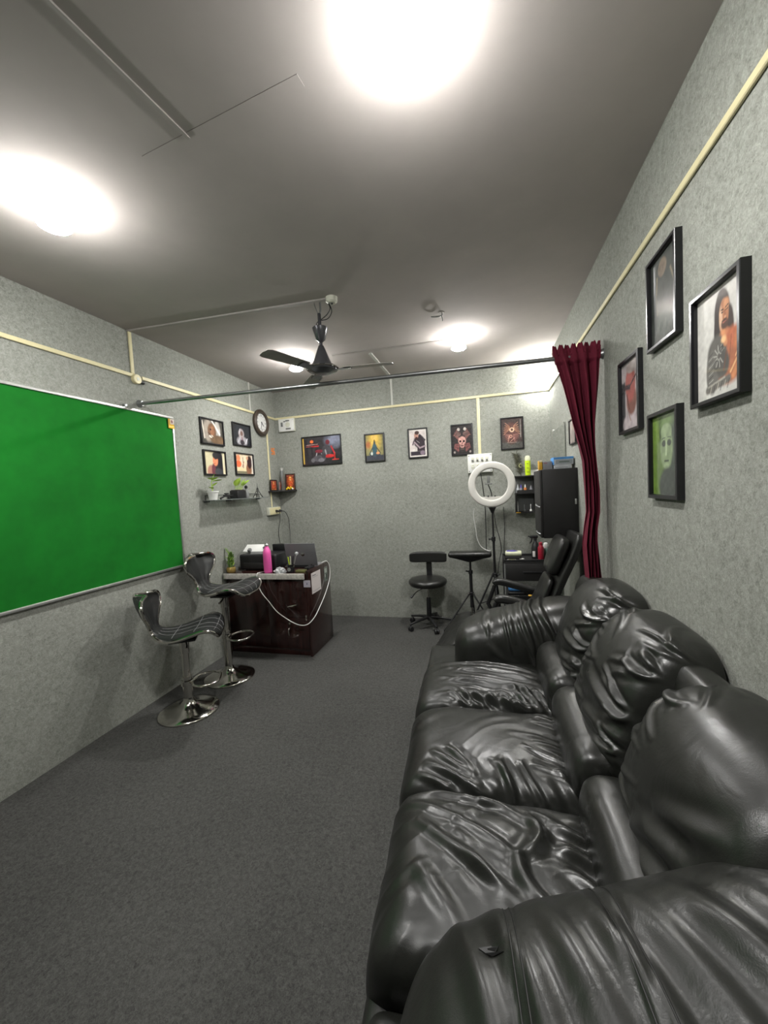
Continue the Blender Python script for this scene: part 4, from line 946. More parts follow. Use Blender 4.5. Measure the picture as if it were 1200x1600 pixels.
# papers stuck on the desk's corner
t = root('paper_notice', 'white printed paper notice hanging on the desk right side panel', 'paper', (DX1 + 0.0045, 3.31, 0.555), PI / 2)
A = Art(0.20, 0.19, 60, (216, 208, 206)); A.rect(0.12, 0.84, 0.5, 0.88, (120, 116, 118)).rect(0.12, 0.76, 0.7, 0.785, (150, 146, 148)).rect(0.1, 0.1, 0.88, 0.12, (150, 146, 148)).rect(0.2, 0.05, 0.7, 0.065, (160, 156, 158)).rect(0.1, 0.1, 0.115, 0.9, (196, 190, 190)).rect(0.87, 0.1, 0.885, 0.9, (196, 190, 190))
MB().box((-0.10, -0.0015, 0), (0.10, -0.0003, 0.19)).build('sheet', 'paper', t, smooth=False)
A.build(t, -0.0018, 'matteprint')
t = root('card', 'small pale card taped on the desk drawer front corner', 'paper', (0.858, DY0 - 0.0062, 0.638), 0)
MB().box((-0.036, -0.0012, 0), (0.030, 0.0, 0.062)).build('sheet', 'paper', t, smooth=False)
A = Art(0.064, 0.06, 24, (188, 182, 196)); A.ell(0.5, 0.5, 0.12, 0.14, (120, 110, 140)).rect(0.2, 0.75, 0.8, 0.8, (150, 144, 160)); A.build(t, -0.0015, 'matteprint', x0=-0.035, z0=0.001)
t = root('label_sticker', 'small grey-green label on the desk side panel beside the cable', 'label', (DX1 + 0.004, 3.54, 0.60), PI / 2)
A = Art(0.075, 0.14, 26, (110, 120, 112)); A.rect(0.15, 0.6, 0.85, 0.9, (170, 176, 168)).rect(0.15, 0.3, 0.4, 0.5, (180, 184, 178)).rect(0.5, 0.12, 0.85, 0.5, (60, 66, 62))
MB().box((-0.0375, -0.001, 0), (0.0375, 0, 0.14)).build('backing', 'paper', t, smooth=False); A.build(t, -0.0012, 'matteprint')

ZD = 0.7615
# lucky bamboo
t = root('potted_plant', 'bushy green plant in gold pot at the desk left end', 'plant', (0.060, 3.180, ZD))
MB().lathe([(0, 0), (0.030, 0), (0.040, 0.012), (0.042, 0.04), (0.036, 0.055), (0.032, 0.055), (0.034, 0.042), (0, 0.042)], seg=24).build('pot', 'gold', t)
MB().lathe([(0, 0.0425), (0.033, 0.0425), (0.02, 0.047), (0, 0.048)], seg=20).build('soil', 'soil', t)
rg = random.Random(3)
def leaf(mb, base, d, L, w, droop=0.3):
    d = Vector(d).normalized(); side = d.cross(Vector((0, 0, 1)))
    side = side.normalized() if side.length > 1e-3 else Vector((1, 0, 0)); P = Vector(base); rows = []
    n = 5
    for i in range(n + 1):
        q = i / n; ww = w * math.sin(PI * min(0.98, q * 0.9 + 0.08)); c = P + d * (L * q) - Vector((0, 0, droop * L * q * q))
        rows.append((mb.bm.verts.new(c - side * ww), mb.bm.verts.new(c - Vector((0, 0, ww * 0.35))), mb.bm.verts.new(c + side * ww)))
    for a, b in zip(rows[:-1], rows[1:]):
        mb.bm.faces.new((a[0], a[1], b[1], b[0])); mb.bm.faces.new((a[1], a[2], b[2], b[1]))
for k in range(5):
    a = k * 1.3; x, y = 0.016 * math.cos(a), 0.016 * math.sin(a); hh_ = 0.15 + 0.025 * (k % 3)
    st = MB().tube([(x, y, 0.045), (x * 1.2, y * 1.2, hh_)], 0.005, 8).build('stem', 'leaf_dark', t)
    for j in range(12):
        z = 0.06 + (hh_ - 0.06) * j / 11 ; b_ = rg.uniform(0, 2 * PI)
        mb = MB(); leaf(mb, (x * 1.1, y * 1.1, z), (math.cos(b_), math.sin(b_), rg.uniform(0.7, 2.2)), rg.uniform(0.05, 0.085), 0.007, 0.3)
        mb.build('leaf', 'leaf_dark' if j % 3 else 'leaf', t, smooth='all')
# printer
t = root('printer', 'black desktop printer with raised white paper tray on the desk', 'printer', (0.290, 3.40, ZD))
MB().box((-0.20, -0.13, 0.004), (0.20, 0.13, 0.155), 0.018, seg=3).build('body', 'black', t)
MB().box((-0.15, -0.137, 0.02), (0.12, -0.1305, 0.075), 0.003).build('output_slot', 'matte_black', t)
RX_ = Matrix.Rotation(math.radians(34), 4, 'X')
MB().box((-0.215, -0.05, 0.195), (0.02, 0.055, 0.201), 0.002, rot=RX_).build('paper_tray', 'white', t)
MB().box((-0.15, -0.055, 0.150), (-0.12, -0.02, 0.200), 0.003, rot=RX_).build('tray_arm', 'grey', t)
MB().poly([(0.02, -0.03, 0.22), (0.075, -0.03, 0.162), (0.045, -0.03, 0.162), (0.0, -0.03, 0.205)], (0, 0.02, 0)).build('tray_support', 'grey', t, smooth=False)
MB().box((-0.10, -0.10, 0.156), (0.06, -0.06, 0.166), 0.003, rot=RX_).build('control_panel', 'grey', t)
MB().box((0.04, 0.085, 0.155), (0.205, 0.125, 0.222), 0.006).build('rear_feeder', 'black', t)
for x in (-0.15, 0.15): MB().lathe([(0.012, 0), (0.012, 0.005)], c=(x, -0.09, 0), seg=10).box((x - 0.012, 0.07, 0), (x + 0.012, 0.10, 0.005)).build('foot', 'black', t)
# pink bottle
t = root('water_bottle', 'bright pink metal water bottle standing on the desk', 'bottle', (0.447, 3.190, ZD))
MB().lathe([(0, 0), (0.034, 0.0), (0.037, 0.006), (0.037, 0.175), (0.034, 0.20), (0.022, 0.228), (0.017, 0.238), (0.017, 0.246), (0, 0.246)], seg=36).build('body', 'pink', t)
MB().lathe([(0.0, 0.2465), (0.018, 0.2465), (0.019, 0.262), (0.012, 0.268), (0.012, 0.280), (0.0, 0.282)], seg=24).build('cap', 'alu', t)
mb = MB()
for k in range(7): mb.box((0.0345, -0.0135, 0.035 + 0.016 * k), (0.0352, -0.0075, 0.046 + 0.016 * k))
o = mb.build('lettering', 'violet', t, smooth=False); o['kind'] = 'stuff'
# laptop
t = root('laptop', 'open grey laptop seen from behind its lid, right end of the desk', 'laptop', (0.684, 3.43, ZD), math.radians(0))
MB().box((-0.158, 0.0, 0.002), (0.158, 0.165, 0.018), 0.004).build('base', 'laptop', t)
RL_ = Matrix.Rotation(math.radians(12), 4, 'X')
def lid_pt(x, y, z): v = RL_ @ Vector((x, y, z)); return (v.x, v.y - 0.004, v.z + 0.02)
mb = MB(); mb.box((-0.160, -0.007, 0.0), (0.160, 0.0, 0.225), 0.004)
for v in mb.bm.verts: v.co = Vector(lid_pt(*v.co))
lid = mb.build('lid', 'laptop', t)
mb = MB().lathe([(0, 0.0075), (0.019, 0.0075), (0.019, 0.0082), (0, 0.0082)], mtx=RYm, c=(0.02, 0, 0.115), seg=28)
for v in mb.bm.verts: v.co = Vector(lid_pt(*v.co))
mb.build('emblem', 'chrome', lid)
MB().tube([(-0.12, -0.003, 0.016), (0.12, -0.003, 0.016)], 0.006, 10).build('hinge', 'black', t)
# pen holder with pens
t = root('pen_holder', 'black pen holder on the desk in front of the laptop lid', 'pen holder', (0.672, 3.205, ZD))
MB().lathe([(0, 0), (0.030, 0), (0.034, 0.012), (0.028, 0.055), (0.040, 0.072), (0.036, 0.074), (0.024, 0.058), (0.022, 0.01), (0, 0.008)], seg=24).build('cup', 'black', t)
MB().lathe([(0, 0.031), (0.016, 0.031), (0.016, 0.037), (0, 0.037)], mtx=RYm, c=(0.0, 0, 0.03), seg=20).build('round_badge', 'alu', t)
for k, (dx, dy, L, m_, lb) in enumerate(((-0.026, 0.004, 0.13, 'neon', 'yellow-green pen in the black pen holder, leaning left'), (-0.004, 0.006, 0.135, 'cream', 'pale yellow pen standing in the black pen holder'), (0.030, 0.0, 0.14, 'black', 'black pen in the black pen holder, leaning right'), (0.060, 0.004, 0.15, 'alu', 'silver pen with round head, leaning furthest right in the pen holder'))):
    q = root('pen', lb, 'pen', (0.672 + dx * 0.25, 3.205 + dy, ZD + 0.010), 0, 'pens in the holder on the desk')
    d = Vector((dx * 0.75, 0.006, L)); 
    MB().tube([(0, 0, 0), d * 0.97], 0.0042, 8).build('barrel', m_, q); MB().tube([d * 0.9, d], [0.0048, 0.003], 8).build('cap', m_, q)
    if k == 3: MB().ball(d * 1.06, 0.017, 14).build('round_head', 'clear', q)
# crumpled plastic bag, card, cable box
V, F = cube_grid(26); r_ = np.linalg.norm(V, axis=1); q_ = V / r_[:, None]
P_ = q_ * np.array([0.055, 0.035, 0.026]) * (1 + 0.35 * fbm(q_ * 2.3 + 4, 3))[:, None] ; P_[:, 2] = np.maximum(P_[:, 2] + 0.012, 0) * 1.2
o = np_mesh('plastic_bag', P_, F, 'clear', loc=(0.580, 3.178, ZD)); tag(o, 'crumpled clear plastic bag lying beside the pink bottle', 'bag')
t = root('small_box', 'small olive card box on the desk right of the pen holder', 'box', (0.775, 3.20, ZD))
MB().box((-0.045, -0.02, 0), (0.045, 0.03, 0.022), 0.002).build('carton', 'olive', t); MB().box((-0.046, -0.005, 0.0225), (0.046, 0.012, 0.0235)).build('label_strip', 'black', t, smooth=False)
t = root('laptop_adapter', 'black laptop adapter lying on the desk beside the lid', 'adapter', (0.80, 3.32, ZD))
MB().box((-0.03, -0.05, 0), (0.03, 0.05, 0.028), 0.006).build('brick', 'black', t)
MB().tube(smooth_path([(0.0, -0.05, 0.014), (0.012, -0.075, 0.03), (0.02, -0.02, 0.045), (0.012, 0.03, 0.04), (0.0, 0.05, 0.014)], 5), 0.003, 8).build('lead', 'cable', t)
# white cable hanging in a loop
pts = [(0.398, 3.26, ZD + 0.0045), (0.395, 3.20, ZD + 0.005), (0.390, 3.14, ZD + 0.008), (0.385, 3.108, 0.768), (0.388, 3.092, 0.715), (0.422, 3.092, 0.604), (0.493, 3.092, 0.516), (0.564, 3.092, 0.43), (0.643, 3.092, 0.374), (0.722, 3.092, 0.33),
       (0.795, 3.092, 0.309), (0.860, 3.10, 0.318), (0.895, 3.17, 0.36), (0.895, 3.30, 0.42), (0.893, 3.44, 0.50), (0.890, 3.56, 0.60), (0.888, 3.60, 0.69), (0.886, 3.585, 0.76), (0.880, 3.55, 0.796), (0.862, 3.52, 0.797), (0.8475, 3.50, 0.790)]
o = MB().tube(smooth_path(pts, 8), 0.0036, 10).build('white_cable', 'wcable'); tag(o, 'long white cable looping down in front of the desk', 'cable')

# ------------------------------------------------------------------ glass wall shelf and what stands on it
t = root('glass_shelf', 'narrow glass wall shelf with dark rail on the left wall', 'shelf', (0, 3.37, 1.452))
MB().box((0.0, -0.43, 0.0), (0.135, 0.43, 0.007), 0.001).build('glass_panel', 'glass', t)
MB().tube([(0.129, -0.43, 0.0035), (0.129, 0.43, 0.0035)], 0.004, 8).build('front_edge', 'steel', t)
MB().tube([(0.012, -0.41, 0.05), (0.012, 0.41, 0.05)], 0.003, 8).build('back_rail', 'black', t)
for y in (-0.405, -0.10, 0.405): MB().tube([(0.012, y, 0.007), (0.012, y, 0.05)], 0.003, 8).box((0.0, y - 0.012, -0.012), (0.05, y + 0.012, -0.0005), 0.002).build('bracket', 'black', t)
ZS = 1.4595
t = root('potted_plant', 'pothos plant in a white pot at the left end of the glass shelf', 'plant', (0.078, 2.985, ZS), 0, 'potted plants on the glass shelf')
MB().lathe([(0, 0), (0.032, 0), (0.045, 0.066), (0.050, 0.068), (0.050, 0.078), (0.043, 0.078), (0.040, 0.062), (0, 0.062)], seg=28).build('pot', 'white', t)
MB().lathe([(0, 0.0625), (0.039, 0.0625), (0.02, 0.068), (0, 0.069)], seg=18).build('soil', 'soil', t)
MB().tube(smooth_path([(0, 0, 0.066), (0.003, -0.008, 0.10), (-0.002, -0.006, 0.15), (0, 0.004, 0.185)], 5), 0.0035, 8).build('stem', 'leaf', t)
for (d, L, w, z) in (((0.5, 0.9, 0.35), 0.085, 0.026, 0.17), ((0.5, -1, 0.5), 0.075, 0.022, 0.18), ((0.8, 0.2, 0.5), 0.06, 0.024, 0.18), ((0.3, 0.8, 0.9), 0.065, 0.020, 0.12), ((0.2, -0.8, 0.5), 0.05, 0.016, 0.10), ((0.4, 0.3, 1.2), 0.06, 0.018, 0.185)):
    mb = MB(); leaf(mb, (0, 0, z), d, L * 1.15, w * 1.35, 0.25); mb.build('leaf', 'leaf', t, smooth='all')
t = root('potted_plant', 'leafy plant in a square black pot in the middle of the glass shelf', 'plant', (0.075, 3.36, ZS), 0, 'potted plants on the glass shelf')
MB().box((-0.045, -0.075, 0), (0.045, 0.065, 0.080), 0.008).build('pot', 'black', t)
MB().box((-0.038, -0.066, 0.0805), (0.038, 0.056, 0.086), 0.002).build('soil', 'soil', t)
for k in range(9):
    y = -0.04 + 0.012 * k; a = -1.0 + 0.27 * k
    MB().tube([(0, y, 0.084), (0.01, y + 0.02 * math.sin(a), 0.13)], 0.002, 6).build('stem', 'leaf', t)
    mb = MB(); leaf(mb, (0.01, y + 0.02 * math.sin(a), 0.125), (0.4, 0.6 * math.sin(a) + 0.3, 1.0), 0.085 + 0.014 * (k % 3), 0.024, 0.2); mb.build('leaf', 'leaf', t, smooth='all')
t = root('toy_rifle', 'small black toy rifle lying on the glass shelf behind the white pot', 'toy', (0.10, 3.13, ZS))
MB().box((-0.008, -0.08, 0.012), (0.008, -0.01, 0.026), 0.003, rot=Matrix.Rotation(0.32, 4, 'X')).build('stock', 'black', t)
MB().box((-0.008, -0.03, 0.022), (0.008, 0.045, 0.040), 0.003).build('receiver', 'black', t)
MB().tube([(0, 0.03, 0.032), (0, 0.115, 0.034)], 0.004, 8).build('barrel', 'black', t)
MB().tube([(0, -0.012, 0.052), (0, 0.04, 0.052)], 0.006, 8).box((-0.003, 0.0, 0.038), (0.003, 0.02, 0.05)).build('scope', 'black', t)
MB().box((-0.004, 0.035, 0.0), (0.004, 0.047, 0.024), 0.001).box((-0.004, -0.075, 0.0), (0.004, -0.06, 0.012), 0.001).build('stand', 'black', t)
t = root('small_bottle', 'small dark glass bottle beside the black pot on the glass shelf', 'bottle', (0.088, 3.475, ZS))
MB().lathe([(0, 0), (0.022, 0), (0.026, 0.012), (0.024, 0.055), (0.010, 0.078), (0.009, 0.096), (0, 0.096)], seg=20).build('body', 'grey', t)
MB().lathe([(0, 0.0965), (0.014, 0.0965), (0.016, 0.118), (0.008, 0.128), (0, 0.129)], seg=16).build('stopper', 'black', t)
t = root('tower_figurine', 'small dark lattice tower figurine at the right end of the glass shelf', 'figurine', (0.082, 3.685, ZS + 0.001))
for sx in (-1, 1):
    for sy in (-1, 1): MB().tube([(sx * 0.036, sy * 0.036, 0), (sx * 0.022, sy * 0.022, 0.03), (sx * 0.010, sy * 0.010, 0.065), (sx * 0.004, sy * 0.004, 0.10)], [0.005, 0.004, 0.003, 0.0025], 6).build('leg', 'black', t)
MB().box((-0.026, -0.026, 0.026), (0.026, 0.026, 0.031), 0.001).build('lower_deck', 'black', t); MB().box((-0.013, -0.013, 0.060), (0.013, 0.013, 0.064), 0.001).build('upper_deck', 'black', t)
MB().tube([(0, 0, 0.095), (0, 0, 0.152)], [0.004, 0.001], 8).build('spire', 'black', t)

# ------------------------------------------------------------------ small corner shrine shelf
t = root('corner_shelf', 'small dark corner shelf holding devotional pictures', 'shelf', (0, D, 1.515))
MB().poly([(0, 0, 0), (0.0, -0.26, 0), (0.06, -0.26, 0), (0.14, -0.12, 0), (0.235, -0.05, 0), (0.235, 0, 0)], (0, 0, 0.010)).build('board', 'matte_black', t, smooth=False)
MB().box((0.002, -0.20, -0.03), (0.010, -0.16, -0.0005)).build('bracket', 'steel', t, smooth=False)
ZC = 1.5265
def art_deity(seed, a, b):
    def f(w, h):
        A = Art(w, h, 40, a); A.ell(0.5, 0.55, 0.34, 0.38, b, 0.6).ell(0.5, 0.62, 0.12, 0.12, (226, 150, 90)).ell(0.5, 0.38, 0.2, 0.2, (214, 96, 48)).ell(0.5, 0.8, 0.1, 0.06, (232, 190, 90)).rect(0.08, 0, 0.92, 0.1, (200, 120, 60))
        for k in range(4): A.ell(0.17 + 0.22 * k, 0.9, 0.05, 0.05, (190, 110, 90))
        return A.noise(12, 0.45, seed)
    return f
def small_frame(label, loc, rz, w, h, art, fm='clockrim'):
    t = root('devotional_picture', label, 'picture', loc, rz, 'devotional pictures on the corner shelf')
    frame_ring(w, h, 0.010, 0.014, 0.004).build('frame', fm, t, smooth=False)
    MB().box((-w / 2 + 0.002, -0.005, 0.002), (w / 2 - 0.002, -0.001, h - 0.002)).build('backing_board', 'matte_black', t, smooth=False)
    art(w - 0.02, h - 0.02).build(t, -0.008, 'print', z0=0.010); return t
small_frame('small red devotional picture leaning on the left wall, left end of corner shelf', (0.016, 4.12, ZC), RL + 0.05, 0.155, 0.130, art_deity(3, (150, 70, 50), (196, 92, 70)), 'matte_black')
small_frame('tiny pale devotional card standing in the middle of the corner shelf', (0.045, 4.245, ZC), math.radians(35), 0.06, 0.115, art_deity(5, (150, 120, 120), (170, 130, 120)), 'grey')
small_frame('orange devotional picture with dark frame, right end of corner shelf', (0.168, 4.268, ZC), 0.0, 0.130, 0.195, art_deity(8, (100, 44, 30), (206, 96, 44)))
t = root('incense_tube', 'tall shiny metal tube standing on the corner shelf', 'canister', (0.085, 4.215, ZC))
MB().lathe([(0, 0), (0.019, 0), (0.020, 0.004), (0.018, 0.235), (0, 0.235)], seg=20).build('body', 'steel', t); MB().lathe([(0, 0.2355), (0.019, 0.2355), (0.019, 0.262), (0.010, 0.270), (0, 0.270)], seg=20).build('cap', 'alu', t)
t = root('flower_offering', 'bright yellow flowers in front of the orange devotional picture', 'flowers', (0.165, 4.232, ZC))
for k in range(7):
    MB().ball((-0.032 + 0.0125 * k, -0.003 + 0.006 * (k % 2), 0.014 + 0.008 * ((k * 2) % 3)), (0.011, 0.010, 0.012), 10).build('flower', 'white' if k == 6 else 'yellowflower', t)
t = root('wall_symbol', 'small orange auspicious symbol sticker above the corner shelf', 'sticker', (0.0012, 4.195, 1.955), RL)
def bar(x0, z0, x1, z1): return MB().box((x0, -0.002, z0), (x1, 0, z1)).build('stroke', 'orange', t, smooth=False)
bar(-0.007, 0.0, 0.007, 0.080); bar(-0.040, 0.033, -0.0075, 0.047); bar(0.0075, 0.033, 0.040, 0.047)
bar(0.0075, 0.066, 0.040, 0.080); bar(-0.040, 0.0, -0.0075, 0.014); bar(-0.040, 0.0475, -0.026, 0.080); bar(0.026, 0.0, 0.040, 0.0325)
for x, z in ((-0.015, 0.055), (0.015, 0.055), (-0.015, 0.02), (0.015, 0.02)): bar(x - 0.003, z - 0.003, x + 0.003, z + 0.003)
# ------------------------------------------------------------------ task chair
t = root('task_chair', 'small black wheeled task chair with low curved backrest by the back wall', 'chair', (1.80, 4.03, 0))
mb = MB().lathe([(0, 0.435), (0.14, 0.437), (0.185, 0.448), (0.200, 0.472), (0.198, 0.495), (0.180, 0.512), (0.12, 0.520), (0, 0.522)], seg=48)
mb.build('seat', 'leather2', t, smooth='all')
V, F = cube_grid(36); n8 = np.array([7.0, 4, 5]); r_ = (np.abs(V) ** 6).sum(1) ** (1 / 6); q_ = V / r_[:, None]
P_ = q_ * np.array([0.200, 0.026, 0.056]) + np.array([0, 0.12, 0.722]); P_[:, 1] -= 0.9 * (P_[:, 0] ** 2) * 0.9
np_mesh('backrest', P_, F, 'leather2', t)
MB().box((-0.03, 0.142, 0.49), (0.03, 0.152, 0.70), 0.003).box((-0.03, 0.02, 0.425), (0.03, 0.152, 0.434), 0.002).box((-0.03, 0.140, 0.426), (0.03, 0.150, 0.50), 0.003).build('back_bracket', 'black', t)
MB().tube([(0, 0, 0.28), (0, 0, 0.435)], 0.011, 14).build('gas_piston', 'chrome', t)
MB().lathe([(0.024, 0.07), (0.027, 0.10), (0.023, 0.30), (0.020, 0.31)], seg=20).build('column_cover', 'black', t)
MB().tube([(-0.02, -0.02, 0.425), (-0.10, -0.10, 0.40), (-0.135, -0.14, 0.372)], 0.005, 8).build('height_lever', 'chrome', t)
MB().tube([(-0.13, -0.135, 0.376), (-0.155, -0.16, 0.350)], [0.008, 0.012], 10).build('lever_knob', 'black', t)
for k in range(5):
    a = math.radians(-65 + 72 * k); c_, s_ = math.cos(a), math.sin(a)
    lg = MB().tube([(0.01 * c_, 0.01 * s_, 0.105), (0.12 * c_, 0.12 * s_, 0.092), (0.245 * c_, 0.245 * s_, 0.070)], [0.018, 0.014, 0.010], 10).build('base_arm', 'black', t)
    MB().tube([(0.235 * c_, 0.235 * s_, 0.075), (0.235 * c_, 0.235 * s_, 0.045)], 0.006, 8).build('caster_stem', 'steel', lg)
    for sg in (-1, 1):
        ctr = Vector((0.235 * c_, 0.235 * s_, 0.026)) + Vector((-s_, c_, 0)) * 0.013 * sg
        MB().lathe([(0, -0.009), (0.022, -0.009), (0.026, -0.004), (0.026, 0.004), (0.022, 0.009), (0, 0.009)], mtx=Matrix.Rotation(a, 4, 'Z') @ Matrix.Rotation(PI / 2, 4, 'X'), c=ctr, seg=20).build('caster_wheel', 'black', lg)

# ------------------------------------------------------------------ padded arm rest on tripod
t = root('tripod_armrest', 'black padded tripod arm rest with wedge underside beside the ring light', 'arm rest', (2.245, 4.02, 0))
mb = MB(); bm = mb.bm
mb.box((-0.215, -0.075, 0.745), (0.215, 0.075, 0.795), 0.022, seg=4)
mb.build('pad', 'leather2', t)
mb = MB(); bm = mb.bm
a = [bm.verts.new(p) for p in ((-0.20, -0.06, 0.7445), (0.20, -0.06, 0.7445), (0.20, 0.06, 0.7445), (-0.20, 0.06, 0.7445))]
m_ = [bm.verts.new(p) for p in ((-0.13, -0.05, 0.728), (0.13, -0.05, 0.728), (0.13, 0.05, 0.728), (-0.13, 0.05, 0.728))]
b_ = [bm.verts.new(p) for p in ((-0.018, -0.018, 0.690), (0.018, -0.018, 0.690), (0.018, 0.018, 0.690), (-0.018, 0.018, 0.690))]
for A_, B_ in ((a, m_), (m_, b_)):
    for i in range(4): bm.faces.new((A_[i], A_[(i + 1) % 4], B_[(i + 1) % 4], B_[i]))
bm.faces.new(a); bm.faces.new(b_[::-1]); mb.build('pad_support', 'black', t, smooth=False)
MB().tube([(0, 0, 0.42), (0, 0, 0.70)], 0.011, 12).build('inner_pole', 'black', t)
MB().tube([(0, 0, 0.22), (0, 0, 0.58)], 0.016, 14).build('outer_pole', 'black', t)
MB().tube([(0, 0, 0.13), (0, 0, 0.225)], 0.008, 10).build('lower_pole', 'chrome', t)
MB().lathe([(0.017, 0.565), (0.022, 0.57), (0.022, 0.60), (0.012, 0.605)], seg=16).tube([(-0.015, -0.01, 0.59), (-0.045, -0.02, 0.60)], [0.006, 0.009], 8).build('height_clamp', 'black', t)
MB().lathe([(0.017, 0.345), (0.026, 0.35), (0.026, 0.375), (0.017, 0.38)], seg=16).build('leg_collar', 'black', t)
for k, a_ in enumerate((205, 325, 85)):
    a_ = math.radians(a_); c_, s_ = math.cos(a_), math.sin(a_); R_ = 0.30 if k < 2 else 0.24
    l_ = MB().tube([(0.022 * c_, 0.022 * s_, 0.362), (R_ * c_, R_ * s_, 0.012)], 0.008, 10).build('leg', 'black', t)
    MB().ball((0.03 * c_, 0.03 * s_, 0.362), 0.009, 10).build('rivet', 'chrome', l_)
    MB().tube([(0.012 * c_, 0.012 * s_, 0.17), (R_ * 0.55 * c_, R_ * 0.55 * s_, 0.165)], 0.005, 8).ball((R_ * 0.56 * c_, R_ * 0.56 * s_, 0.165), 0.008, 8).build('brace', 'black', l_)
    MB().lathe([(0, 0), (0.012, 0), (0.010, 0.022), (0, 0.024)], c=(R_ * c_, R_ * s_, 0), seg=12).build('foot', 'black', l_)

# ------------------------------------------------------------------ ring light
t = root('ring_light', 'large white ring light on black tripod stand before the back wall', 'ring light', (2.482, 3.965, 0))
RC = Vector((0, -0.02, 1.462))
def ring_mesh(r0, r1, y0, y1, name, m, seg=80, k=4):
    rm, hw, ym, hy = (r0 + r1) / 2, (r1 - r0) / 2, (y0 + y1) / 2, (y1 - y0) / 2
    prof = [(rm + hw * math.copysign(abs(math.cos(a)) ** 0.6, math.cos(a)), ym + hy * math.copysign(abs(math.sin(a)) ** 0.6, math.sin(a))) for a in [2 * PI * i / 20 for i in range(20)]]
    mb = MB(); rings = []
    for i in range(seg):
        a = 2 * PI * i / seg; rings.append([mb.bm.verts.new(RC + Vector((r * math.cos(a), y, r * math.sin(a)))) for r, y in prof])
    for i in range(seg):
        A_, B_ = rings[i], rings[(i + 1) % seg]
        for j in range(20): mb.bm.faces.new((A_[j], A_[(j + 1) % 20], B_[(j + 1) % 20], B_[j]))
    return mb.build(name, m, t, smooth='all')
ring_mesh(0.152, 0.222, -0.028, 0.010, 'diffuser_ring', 'ring')
ring_mesh(0.156, 0.218, 0.0105, 0.024, 'back_shell', 'white')
# flat bridge at the foot of the ring
mb = MB(); P_ = []
for i in range(13):
    a_ = math.radians(230 + 80 * i / 12); P_.append(RC + Vector((0.154 * math.cos(a_), -0.012, 0.154 * math.sin(a_))))
mb.poly(P_, (0, 0.022, 0)).build('bridge', 'ring', t, smooth=False)
for x in (-0.035, 0.03): MB().ball(RC + Vector((x, -0.012, -0.112)), 0.008, 10).build('button', 'black', t)
MB().lathe([(0.014, 1.185), (0.020, 1.20), (0.030, 1.225), (0.040, 1.238), (0.0, 1.24)], seg=20).build('swivel_mount', 'black', t)
MB().tube([(0, 0, 0.90), (0, 0, 1.20)], 0.009, 12).build('upper_pole', 'black', t)
MB().tube([(0, 0, 0.42), (0, 0, 0.93)], 0.012, 12).build('lower_pole', 'black', t)
MB().lathe([(0.013, 0.90), (0.020, 0.905), (0.020, 0.945), (0.010, 0.95)], seg=16).tube([(-0.015, -0.005, 0.925), (-0.045, -0.012, 0.925)], [0.006, 0.011], 8).build('height_clamp', 'black', t)
MB().lathe([(0.013, 0.545), (0.026, 0.55), (0.026, 0.585), (0.013, 0.59)], seg=16).tube([(0.015, -0.005, 0.57), (0.05, -0.012, 0.575)], [0.006, 0.010], 8).build('leg_collar', 'black', t)
MB().tube([(0, 0, 0.30), (0, 0, 0.42)], 0.008, 10).build('centre_pole', 'black', t)
for k, (a_, R_) in enumerate(((195, 0.29), (76, 0.25), (275, 0.24))):
    a_ = math.radians(a_); c_, s_ = math.cos(a_), math.sin(a_)
    l_ = MB().tube([(0.022 * c_, 0.022 * s_, 0.567), (R_ * c_, R_ * s_, 0.012)], 0.009, 10).build('leg', 'black', t)
    MB().tube([(0.010 * c_, 0.010 * s_, 0.33), (R_ * 0.50 * c_, R_ * 0.50 * s_, 0.29)], 0.005, 8).build('brace', 'black', l_)
    MB().lathe([(0, 0), (0.013, 0), (0.011, 0.024), (0, 0.026)], c=(R_ * c_, R_ * s_, 0), seg=12).build('foot', 'black', l_)
# gooseneck phone holder seen through the ring
MB().tube(smooth_path([RC + Vector((0.0, 0.0, -0.125)), RC + Vector((-0.004, 0.0, -0.08)), RC + Vector((-0.02, -0.005, -0.03)), RC + Vector((-0.03, -0.01, 0.0))], 6), 0.005, 8).build('phone_gooseneck', 'black', t)
ph = MB().box(tuple(RC + Vector((-0.062, -0.022, 0.0))), tuple(RC + Vector((0.008, -0.010, 0.012))), 0.003).build('phone_clamp', 'grey', t)
MB().box(tuple(RC + Vector((-0.040, -0.020, 0.013))), tuple(RC + Vector((-0.012, -0.010, 0.085))), 0.004).build('clamp_arm', 'grey', ph)
o = MB().tube(smooth_path([(2.31, 3.99, 1.235), (2.300, 4.0, 1.15), (2.315, 4.02, 1.02), (2.325, 4.03, 0.92), (2.36, 4.04, 0.84), (2.42, 4.03, 0.802), (2.45, 4.02, 0.800)], 8), 0.0035, 8).build('white_cable', 'wcable'); tag(o, 'thin white cable hanging from the ring light onto the padded arm rest', 'cable')
MB().tube(smooth_path([(0.012, 0.005, 1.20), (0.03, 0.03, 1.05), (0.06, 0.06, 0.92), (0.074, 0.12, 0.80), (0.05, 0.14, 0.68), (0.03, 0.12, 0.52), (0.02, 0.12, 0.40), (0.03, 0.14, 0.2), (0.03, 0.16, 0.01)], 8), 0.0035, 8).build('power_cord', 'cable', t)
o = MB().tube(smooth_path([(2.60, D - 0.008, 1.22), (2.603, D - 0.008, 1.0), (2.59, D - 0.01, 0.75), (2.60, D - 0.01, 0.4), (2.59, D - 0.01, 0.05)], 6), 0.003, 8).build('wall_cable', 'cable'); tag(o, 'thin black cable running down the back wall right of the ring light pole', 'cable')

